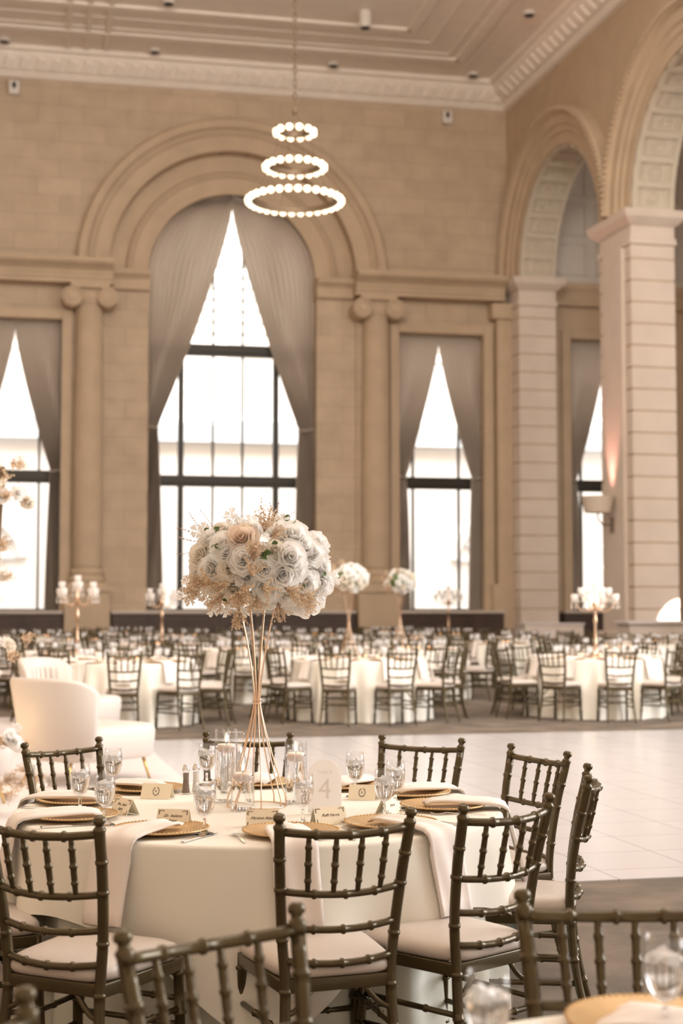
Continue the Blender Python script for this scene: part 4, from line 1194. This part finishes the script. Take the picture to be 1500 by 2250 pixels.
for x, z, dx, dz, k, sc in ((-190, 95, -1, .35, 0, 1.1), (-185, 78, -1, -.1, 1, 1.0), (-215, 110, -.5, .9, 2, .8), (-165, 110, -.4, 1, 0, .9), (-205, 60, -.9, -.6, 1, .9), (20, 130, -.25, 1, 1, 1.0), (45, 130, .3, 1, 2, .9), (70, 130, .7, .9, 0, .8), (-110, 140, .05, 1, 2, .6), (60, 145, .1, 1, 1, .7), (-70, 120, -.2, 1, 0, .5)):
    put('twig', twigs[k], t, Vector((x / 1000, -.06, z / 1000)), (dx, -.1, dz), sc, rn.uniform(0, 3), 'thin twig with small pinkish leaves')
for x, z, dx, dz, sc in ((-190, 112, -.3, .3, .8), (-165, 118, .6, .3, .7), (-130, 45, -.4, .3, .7), (105, 145, .3, .8, .9), (112, 138, .9, .5, .9), (88, 140, -.7, .5, .6), (60, 62, .8, .1, .6), (30, 20, .8, .3, .8), (40, 12, -.6, .4, .7), (18, 8, 1, -.2, .7), (-100, -150, -.8, .1, .8), (-120, -140, -.9, .4, .8), (245, -60, .2, .9, .7), (165, -100, .5, .5, .6), (-140, 60, -.5, -.3, .8)):
    put('leaf', lf, t, Vector((x / 1000, ell(x / 1000, z / 1000)[0].y * .98 - .03, z / 1000)), (dx, -.5, dz), sc, rn.uniform(0, 6), 'green leaf')

# the same bouquet, in fewer petals, on the far tables
def far_bouquet(loc, label, seed):
    rn = random.Random(seed); t = thing('rose_bouquet', label, 'flowers', loc)
    bm = bmesh.new(); bmesh.ops.create_icosphere(bm, subdivisions=2, radius=1)
    for v in bm.verts: v.co = Vector((v.co.x * .18, v.co.y * .18, v.co.z * .13))
    obj('greenery_core', bm, M['leaf'], t, smooth=True)
    for k in range(46):
        a = k * 2.39996 + seed; zz = 1 - 2 * (k + .5) / 46; rr = math.sqrt(1 - zz * zz); d = Vector((rr * math.cos(a) * .24, rr * math.sin(a) * .24, zz * .17))
        dry_ = d.x < .02 and rn.random() < .4
        if dry_: put('dried_grass', rn.choice(sprays), t, d, d, 1.1, rn.uniform(0, 6), 'dried tan grass tuft')
        else: put('rose', rn.choice(roses + roses_c), t, d, d, rn.uniform(.9, 1.25), rn.uniform(0, 6))
    return t

# ------------------------------------------------------------------ candelabra
def candelabrum(loc, label, sc=1.0):
    t = thing('crystal_candelabrum', label, 'candelabrum', loc)
    bm = bmesh.new(); lathe(bm, [(0, 0), (.10, 0), (.10, .012), (.05, .03), (.022, .06), (.018, .12), (.028, .16), (.020, .2), (.018, .42), (.03, .46), (.02, .5), (.018, .62), (.045, .66), (.02, .70), (.012, .84), (0, .85)], 20)
    for v in bm.verts: v.co *= sc
    obj('stem', bm, M['goldrod'], t, smooth=True)
    rn = random.Random(3)
    ends = [(0, 0, .86)]
    for k in range(8):
        a = 2 * PI * k / 8 + .3; rr = .27 if k % 2 else .19; z1 = .70 if k % 2 else .78
        bm = bmesh.new(); pts = []
        for i in range(9):
            q = i / 8; pts.append((sc * rr * q * math.cos(a), sc * rr * q * math.sin(a), sc * (.66 - .09 * math.sin(PI * q) + (z1 - .66) * q ** 2)))
        tube(bm, pts, .006 * sc, 6); obj('arm', bm, M['goldrod'], t, smooth=True)
        ends.append((rr * math.cos(a), rr * math.sin(a), z1))
    for k, (x, y, z) in enumerate(ends):
        bm = bmesh.new(); lathe(bm, [(0, 0), (.022, .0), (.045, .01), (.035, .015), (.04, .03), (.046, .06), (.043, .10), (.041, .10), (.044, .06), (.038, .032), (0, .02)], 14, c=(0, 0, 0))
        for v in bm.verts: v.co = (v.co + Vector((x, y, z))) * sc
        cup = obj('crystal_cup', bm, M['crystal'], t, smooth=False)
        bm = bmesh.new(); lathe(bm, [(0, .022), (.022, .022), (.022, .055), (0, .06)], 10)
        for v in bm.verts: v.co = (v.co + Vector((x, y, z))) * sc
        obj('tealight', bm, M['wax'], cup)
        bm = bmesh.new()
        tube(bm, [tuple(sc * w_ for w_ in (x + .045 * math.cos(b), y + .045 * math.sin(b), z - .003)) for b in [2 * PI * j / 20 for j in range(20)]], .003 * sc, 4, closed=True)
        for q in range(5):
            b = 2 * PI * q / 5
            tube(bm, [tuple(sc * w_ for w_ in (x + .045 * math.cos(b), y + .045 * math.sin(b), zz)) for zz in (z - .003, z - .08)], .002 * sc, 4)
            for j in range(3):
                c_ = Vector((x + .045 * math.cos(b), y + .045 * math.sin(b), z - .018 - .026 * j)); s_ = .011 + .004 * (j == 2)
                vs = [bm.verts.new((c_ + Vector(o_) * s_) * sc) for o_ in ((0, 0, 1), (.7, 0, 0), (0, .7, 0), (-.7, 0, 0), (0, -.7, 0), (0, 0, -1.3))]
                for f_ in ((0, 1, 2), (0, 2, 3), (0, 3, 4), (0, 4, 1), (5, 2, 1), (5, 3, 2), (5, 4, 3), (5, 1, 4)): bm.faces.new([vs[i] for i in f_])
        obj('crystal_drops', bm, M['crystal'], cup)
    return t

# ------------------------------------------------------------------ the other banquet tables
far_chair = far_chair_mesh()
mid_chair = make_chair('x', detailed=False)
mid_used = []
bm = bmesh.new(); drape(bm, .915, .755, lambda a: .75, 19, 21, seg=150, rows=10, amp=.05, flare=.06); cloth_me = mesh_of('tablecloth', bm, M['cloth'])
bm = bmesh.new(); lathe(bm, [(0, .715), (.9, .715), (.9, .742), (0, .742)], 40)
for k in range(4):
    a = PI / 4 + k * PI / 2; tube(bm, [(.5 * math.cos(a), .5 * math.sin(a), .715), (.6 * math.cos(a), .6 * math.sin(a), 0)], .016, 6)
table_me = bpy.data.meshes.new('round_table'); bm.to_mesh(table_me); bm.free(); table_me.materials.append(M['laminate'])
bm = bmesh.new(); lathe(bm, [(0, 0), (.034, 0), (.034, .004), (.006, .012), (.006, .055), (.03, .078), (.037, .12), (.034, .175), (.031, .175), (.034, .12), (.027, .082), (0, .066)], 14); fg = bpy.data.meshes.new('water_goblet'); 
nf0 = len(bm.faces); lathe(bm, [(0, .0665), (.0255, .083), (.0325, .12), (.032, .145), (0, .145)], 14)
for i, f_ in enumerate(bm.faces): f_.material_index = 1 if i >= nf0 else 0
bm.to_mesh(fg); bm.free(); fg.materials.append(M['glass']); fg.materials.append(M['icewater_glint'])
fg.polygons.foreach_set('use_smooth', [True] * len(fg.polygons))
fp = bpy.data.meshes.new('charger_plate'); bm = plate_bm(28, False); bm.to_mesh(fp); bm.free(); fp.materials.append(M['gold'])
fn = bpy.data.meshes.new('napkin'); bm = napkin_bm(.22, 3, .17); bm.to_mesh(fn); bm.free(); fn.materials.append(M['napkin'])
def votive_me():
    bm = bmesh.new(); lathe(bm, [(0, 0), (.03, 0), (.036, .07), (.034, .07), (.028, .006), (0, .006)], 14); n0 = len(bm.faces)
    lathe(bm, [(0, .007), (.022, .007), (.022, .028), (0, .028)], 12); n1 = len(bm.faces); lathe(bm, [(0, .028), (.009, .036), (.010, .046), (0, .062)], 8)
    for i, f_ in enumerate(bm.faces): f_.material_index = 0 if i < n0 else (1 if i < n1 else 2)
    me = bpy.data.meshes.new('votive_candle'); bm.to_mesh(me); bm.free()
    for m_ in ('glass', 'wax', 'amber'): me.materials.append(M[m_])
    return me
vm = votive_me()
# (x, y, how the table is found)
TABLES = [(-2.85, 19.75, 'front row left table behind the white armchairs', 1), (.25, 20.65, 'front row middle table beyond the dance floor', 1), (3.57, 21.2, 'front row right table beyond the dance floor', 1),
          (-4.05, 23.1, 'table with the candelabrum at the left, second row', 0), (-1.45, 24.6, 'second row table behind the main bouquet stand', 0), (1.15, 25.2, 'second row table under the right far bouquet', 0), (4.75, 26.0, 'second row table behind the front right table', 0),
          (-6.9, 26.6, 'third row table at the left edge', 0), (-3.35, 28.1, 'third row table with the candelabrum left of the main bouquet', 0), (-.2, 28.8, 'third row middle table', 0), (3.1, 29.4, 'third row table below the right rectangular window', 0), (6.1, 30.0, 'third row rightmost table', 0),
          (-5.4, 31.6, 'fourth row table at the left', 0), (-1.9, 32.6, 'fourth row table below the great window', 0), (1.4, 33.4, 'fourth row table right of the main bouquet', 0), (4.2, 34.0, 'fourth row table at the right', 0),
          (-7.2, 35.6, 'fifth row table at the left edge', 0), (-3.8, 36.4, 'fifth row table below the left of the great window', 0), (-.5, 37.2, 'fifth row table below the right of the great window', 0), (2.7, 38.0, 'fifth row table below the right rectangular window', 0),
          (-5.6, 40.2, 'last row table at the left', 0), (-2.0, 41.0, 'last row table at the middle', 0), (1.4, 41.6, 'last row table at the right', 0)]
TN = ['front row left table', 'front row middle table', 'front row right table', 'second row candelabrum table', 'second row table behind the bouquet', 'second row far-bouquet table', 'second row rightmost table',
      'third row leftmost table', 'third row candelabrum table', 'third row middle table', 'third row right-window table', 'third row rightmost table',
      'fourth row leftmost table', 'fourth row second table', 'fourth row third table', 'fourth row rightmost table', 'fifth row leftmost table', 'fifth row second table', 'fifth row third table', 'fifth row rightmost table',
      'last row left table', 'last row middle table', 'last row right table']
TABLES = [(a, b, TN[i], d) for i, (a, b, c, d) in enumerate(TABLES)]
SECT = ['nearest side', 'near side slightly right', 'right near side', 'right far side', 'far side slightly right', 'farthest side', 'far side slightly left', 'left far side', 'left near side', 'near side slightly left']
rn = random.Random(77)
KZ = 1.06; TT = .757 * KZ
for ti, (x, y, wh, front) in enumerate(TABLES):
    o = bpy.data.objects.new('round_table', table_me); C.objects.link(o); o.location = (x, y, 0); o.rotation_euler = (0, 0, rn.uniform(0, 3)); o.scale.z = KZ; tag(o, 'round banquet table under its cloth, the ' + wh, 'table')
    o = bpy.data.objects.new('tablecloth', cloth_me); C.objects.link(o); o.location = (x, y, 0); o.rotation_euler = (0, 0, rn.uniform(0, 6)); o.scale.z = KZ; tag(o, 'floor-length white cloth on the ' + wh, 'tablecloth')
    off = rn.uniform(-8, 8) if not front else {0: 8, 1: -14, 2: 3}[ti]
    for k in range(10):
        az = 36 * k + off; a = R(az); d = Vector((math.sin(a), -math.cos(a), 0)); cp = Vector((x, y, 0)) + d * (1.17 + rn.uniform(0, .05)); rz = a + R(rn.uniform(-5, 5))
        if front:
            lb = 'gold bamboo chair, %s of the %s' % (SECT[k], wh)
            mid_chair.scale.z = KZ
            if not mid_used: mid_chair.location = cp; mid_chair.rotation_euler = (0, 0, rz); mid_chair['label'] = lb; mid_chair['group'] = 'chairs at the ' + wh; mid_used.append(1)
            else: dup(mid_chair, cp, rz, lb, 'chairs at the ' + wh)
        else:
            o = bpy.data.objects.new('chiavari_chair', far_chair); C.objects.link(o); o.location = cp; o.rotation_euler = (0, 0, rz); o.scale.z = KZ
            tag(o, 'blurred gold chair, %s of the %s' % (SECT[k], wh), 'chair', 'chairs at the ' + wh)
        a2 = a + R(18); pp = Vector((x, y, TT)) + d * .70
        o = bpy.data.objects.new('charger_plate', fp); C.objects.link(o); o.location = pp; tag(o, 'blurred gold plate, %s of the %s' % (SECT[k], wh), 'plate', 'plates on the ' + wh)
        o = bpy.data.objects.new('napkin', fn); C.objects.link(o); o.location = pp + d * .03; o.rotation_euler = (0, 0, a + PI); tag(o, 'blurred cream napkin, %s of the %s' % (SECT[k], wh), 'napkin', 'napkins on the ' + wh)
        o = bpy.data.objects.new('water_goblet', fg); C.objects.link(o); o.location = Vector((x, y, TT)) + Vector((math.sin(a + .25), -math.cos(a + .25), 0)) * .56; o.scale = (1.08, 1.08, 1.12)
        tag(o, 'blurred goblet, %s of the %s' % (SECT[k], wh), 'glass', 'goblets on the ' + wh)
    for k in range(5):
        a = k * 2 * PI / 5 + rn.uniform(-.25, .25); r = rn.uniform(.2, .33)
        o = bpy.data.objects.new('votive_candle', vm); C.objects.link(o); o.location = (x + r * math.sin(a), y - r * math.cos(a), TT); tag(o, 'small lit votive candle, %s of the %s' % (SECT[k * 2], wh), 'candle', 'votive candles on the ' + wh)
for ti, sc, wh in ((3, 1.25, 'at the left, in front of the fluted column'), (8, 1.2, 'left of the main bouquet'), (19, 1.3, 'small and distant below the right rectangular window'), (2, 1.12, 'on the front right table')):
    x, y = TABLES[ti][:2]; candelabrum((x, y, TT), 'crystal candelabrum with gold stem ' + wh, sc)
for ti, s_, wh in ((1, 1.22, 'left'), (5, 1.26, 'right')):
    x, y = TABLES[ti][:2]
    wire_stand((x - (.15 if ti == 1 else .17), y, TT), 'blurred gold wire stand on a far table, under the %s of the two far bouquets' % wh, s_)
    far_bouquet((x - (.15 if ti == 1 else .17), y, TT + .81 * s_ + .12), 'blurred white and tan rose bouquet, the %s of two beyond the main one' % wh, ti)

# ------------------------------------------------------------------ chandelier
CH = Vector((-.79, 25, 0))
t = thing('ring_chandelier', 'three-ring chandelier of glowing globe bulbs hanging from a long chain', 'chandelier', (CH.x, CH.y, 9.95))
def chz(z): return z - 9.95
globe = bmesh.new(); bmesh.ops.create_uvsphere(globe, u_segments=20, v_segments=12, radius=.056); globe_me = mesh_of('bulb', globe, M['bulb'])
for z, r, n in ((8.36, .79, 32), (8.94, .50, 20), (9.54, .325, 12)):
    bm = bmesh.new()
    rings(bm, [[((r - .085 + a) * math.cos(2 * PI * k / 64), (r - .085 + a) * math.sin(2 * PI * k / 64), chz(z) + b) for a, b in ((-.035, -.01), (.035, -.01), (.035, .075), (-.035, .075))] for k in range(64)], closed=True)
    ring_ = obj('ring', bm, M['bronze'], t)
    for k in range(n):
        a = 2 * PI * (k + .5) / n
        o = bpy.data.objects.new('bulb', globe_me); C.objects.link(o); o.parent = ring_; o.location = (r * math.cos(a), r * math.sin(a), chz(z) - .0)
for a in (0, PI / 2, PI, 3 * PI / 2):
    bm = bmesh.new(); a += .4
    tube(bm, [(0, 0, -.06), (.24 * math.cos(a), .24 * math.sin(a), chz(9.58)), (.415 * math.cos(a), .415 * math.sin(a), chz(8.98)), (.70 * math.cos(a), .70 * math.sin(a), chz(8.4))], .004, 5); obj('cable', bm, M['bronze'], t)
bm = bmesh.new(); lathe(bm, [(0, -.1), (.05, -.08), (.035, 0), (.015, .05), (0, .06)], 14); obj('hub', bm, M['bronze'], t, smooth=True)
bm = bmesh.new()
z = .05; k = 0
while z < CZ - 9.95:
    pts = [((.030 * math.cos(q), 0, z + .05 + .07 * math.sin(q)) if k % 2 else (0, .030 * math.cos(q), z + .05 + .07 * math.sin(q))) for q in [2 * PI * j / 10 for j in range(10)]]
    tube(bm, pts, .010, 4, closed=True); z += .115; k += 1
obj('chain', bm, M['bronze'], t)

# ------------------------------------------------------------------ white barrel armchairs
def armchair(loc, rz, label, wd=.86):
    """wing-like barrel back curving round a long padded seat on slim brass legs; faces local +x"""
    t = thing('barrel_armchair', label, 'armchair', loc, rz)
    bm = bmesh.new(); N = 30; loops = []
    for i in range(N + 1):
        q = i / N; a = R(112) + (R(248) - R(112)) * q
        top = .88 - .13 * abs(q * 2 - 1) ** 5
        ri, ro = .38, .45
        flare = .17
        def P(r, z): return ((r + flare * (z - .3)) * math.cos(a) * .95, (r + flare * (z - .3)) * math.sin(a) * wd, z)
        loops.append([P(ri, .24), P(ri - .01, .45), P(ri, top - .03), P(ri + .02, top), P(ro - .02, top + .005), P(ro, top - .03), P(ro, .5), P(ro - .02, .24)])
    rings(bm, loops); obj('backrest', bm, M['white'], t, smooth=True)
    bm = bmesh.new()
    for i in range(1, 12):
        a = R(120) + (R(240) - R(120)) * i / 12; tube(bm, [((.372 + .17 * (z - .3)) * math.cos(a) * .95, (.352 + .10 * (z - .3)) * math.sin(a) * wd, z) for z in (.4, .55, .7, .78)], .012, 6)
    obj('channel_tufting', bm, M['white'], t, smooth=True)
    bm = bmesh.new(); n = 36
    def o_(s, z):
        return [(.16 + .50 * s * math.copysign(abs(math.cos(2 * PI * k / n)) ** .5, math.cos(2 * PI * k / n)), (.345 * wd / .86) * s * math.copysign(abs(math.sin(2 * PI * k / n)) ** .5, math.sin(2 * PI * k / n)), z) for k in range(n)]
    rings(bm, [o_(.93, .20), o_(.98, .215), o_(.985, .30), o_(1.0, .315), o_(1.01, .42), o_(.98, .46), o_(.9, .475), o_(.5, .48)]); obj('seat', bm, M['white'], t, smooth=True)
    for sx, sy in ((.52, .27), (.52, -.27), (-.26, .25), (-.26, -.25)):
        bm = bmesh.new(); tube(bm, [(sx, sy, .21), (sx + (.06 if sx > 0 else -.05), sy * 1.1, 0)], [.016, .010], 8); obj('leg', bm, M['brass'], t, smooth=True)
    return t
armchair((-2.22, 12.6, .06), R(52), 'large white barrel armchair on brass legs at the left, nearest the dance floor', 1.04)
armchair((-3.12, 16.9, .06), R(-28), 'white channel-backed armchair behind the larger one, turned towards the camera')
armchair((-3.15, 11.35, .06), R(20), 'white armchair back cut off by the left edge of the picture')

# ------------------------------------------------------------------ floral pillar at the left edge
rn = random.Random(31)
t = thing('floral_pillar', 'tall blush and white flower arrangement cut off by the left edge', 'flowers', (-2.24, 10.6, .06))
bm = bmesh.new(); tube(bm, [(-.25, 0, 0), (-.22, 0, 1.2), (-.16, 0, 2.45)], .02, 8); obj('pole', bm, M['bronze'], t)
for z, n_, w_ in ((.25, 26, .36), (.55, 16, .24), (1.06, 5, .17), (1.2, 5, .19), (1.72, 6, .16), (1.87, 5, .16), (2.25, 14, .24), (2.4, 8, .18)):
    for k in range(n_):
        p = Vector((-.22 + rn.uniform(-.6, 1) * w_, rn.uniform(-1, 1) * .12, z + rn.uniform(-.1, .1)))
        d = (rn.uniform(-.3, 1), -.7, rn.uniform(-.4, .7))
        q = rn.random()
        if q < .5: put('dried_grass', rn.choice(sprays), t, p, d, 1.3, rn.uniform(0, 6), 'dried tan grass tuft')
        elif q < .75: put('blossom', rn.choice(bloss + [bloss_c]), t, p, d, 1.6, 0)
        else: put('rose', rn.choice(roses + roses_c + [blush]), t, p, d, .95, rn.uniform(0, 6))

# ------------------------------------------------------------------ lounge pieces, sconce on the right
t = thing('bar_counter', 'pale panelled bar counter against the pier at the right edge', 'counter', (7.75, 33.9, 0), R(12))
bm = bmesh.new(); bx(bm, (0, 0, .58), (3.0, .7, 1.12), bev=.01)
for k in range(3): bx(bm, (-1 + k, -.355, .58), (.8, .02, .85), bev=.006)
obj('body', bm, M['laminate'], t)
bm = bmesh.new(); bx(bm, (0, 0, 1.17), (3.12, .85, .07), bev=.015); obj('countertop', bm, M['vinyl'], t)
t = thing('portable_bar', 'low pale rectangular screen between the two nearest piers', 'bar', (5.15, 37.0, 0), R(10))
bm = bmesh.new(); bx(bm, (0, 0, .55), (1.5, .5, 1.06), bev=.02); obj('body', bm, M['laminate'], t)
bm = bmesh.new(); bx(bm, (0, 0, 1.1), (1.56, .56, .04), bev=.01); obj('top', bm, M['vinyl'], t)
t = thing('wall_sconce', 'beige drum-shaded sconce on the room side of the right pier', 'lamp', mw=FR @ Matrix.Translation((8.0, .1, 3.9)))
bm = bmesh.new(); lathe(bm, [(.0, .0), (.34, .0), (.42, .42), (.40, .42), (.33, .02), (0, .02)], 28)
for v in bm.verts: v.co.y += .42
obj('shade', bm, M['shade'], t, smooth=False)
bm = bmesh.new(); tube(bm, [(0, .02, -.3), (0, .3, -.3), (0, .42, -.15), (0, .42, .1)], .025, 8); bx(bm, (0, .03, -.3), (.14, .06, .4), bev=.01); obj('bracket', bm, M['bronze'], t)
L = bpy.data.lights.new('sconce_light', 'SPOT'); L.energy = 380; L.color = (1, .43, .36); L.spot_size = R(50); L.spot_blend = .9; L.shadow_soft_size = .1
o = bpy.data.objects.new('sconce_light', L); C.objects.link(o); o.matrix_world = FR @ Matrix.Translation((8.0, .34, 4.25)) @ Matrix.Rotation(R(180 + 3), 4, 'X')
# sunlight falling through the arcade on to the near pier's foot
L = bpy.data.lights.new('sun_beam', 'SPOT'); L.energy = 60000; L.color = (1, .95, .88); L.spot_size = R(4.2); L.spot_blend = .05; L.shadow_soft_size = .03
o = bpy.data.objects.new('sun_beam', L); C.objects.link(o); p0 = FR @ Vector((22, -5.5, 8.5)); p1 = FR @ Vector((9.1, -1.15, 1.1)); o.location = p0
o.rotation_euler = (p1 - p0).to_track_quat('-Z', 'Y').to_euler()
# warm uplight among the armchairs at the left edge
L = bpy.data.lights.new('uplight', 'POINT'); L.energy = 9; L.color = (1, .72, .42); L.shadow_soft_size = .15
o = bpy.data.objects.new('uplight', L); C.objects.link(o); o.location = (-3.1, 12.1, .45)
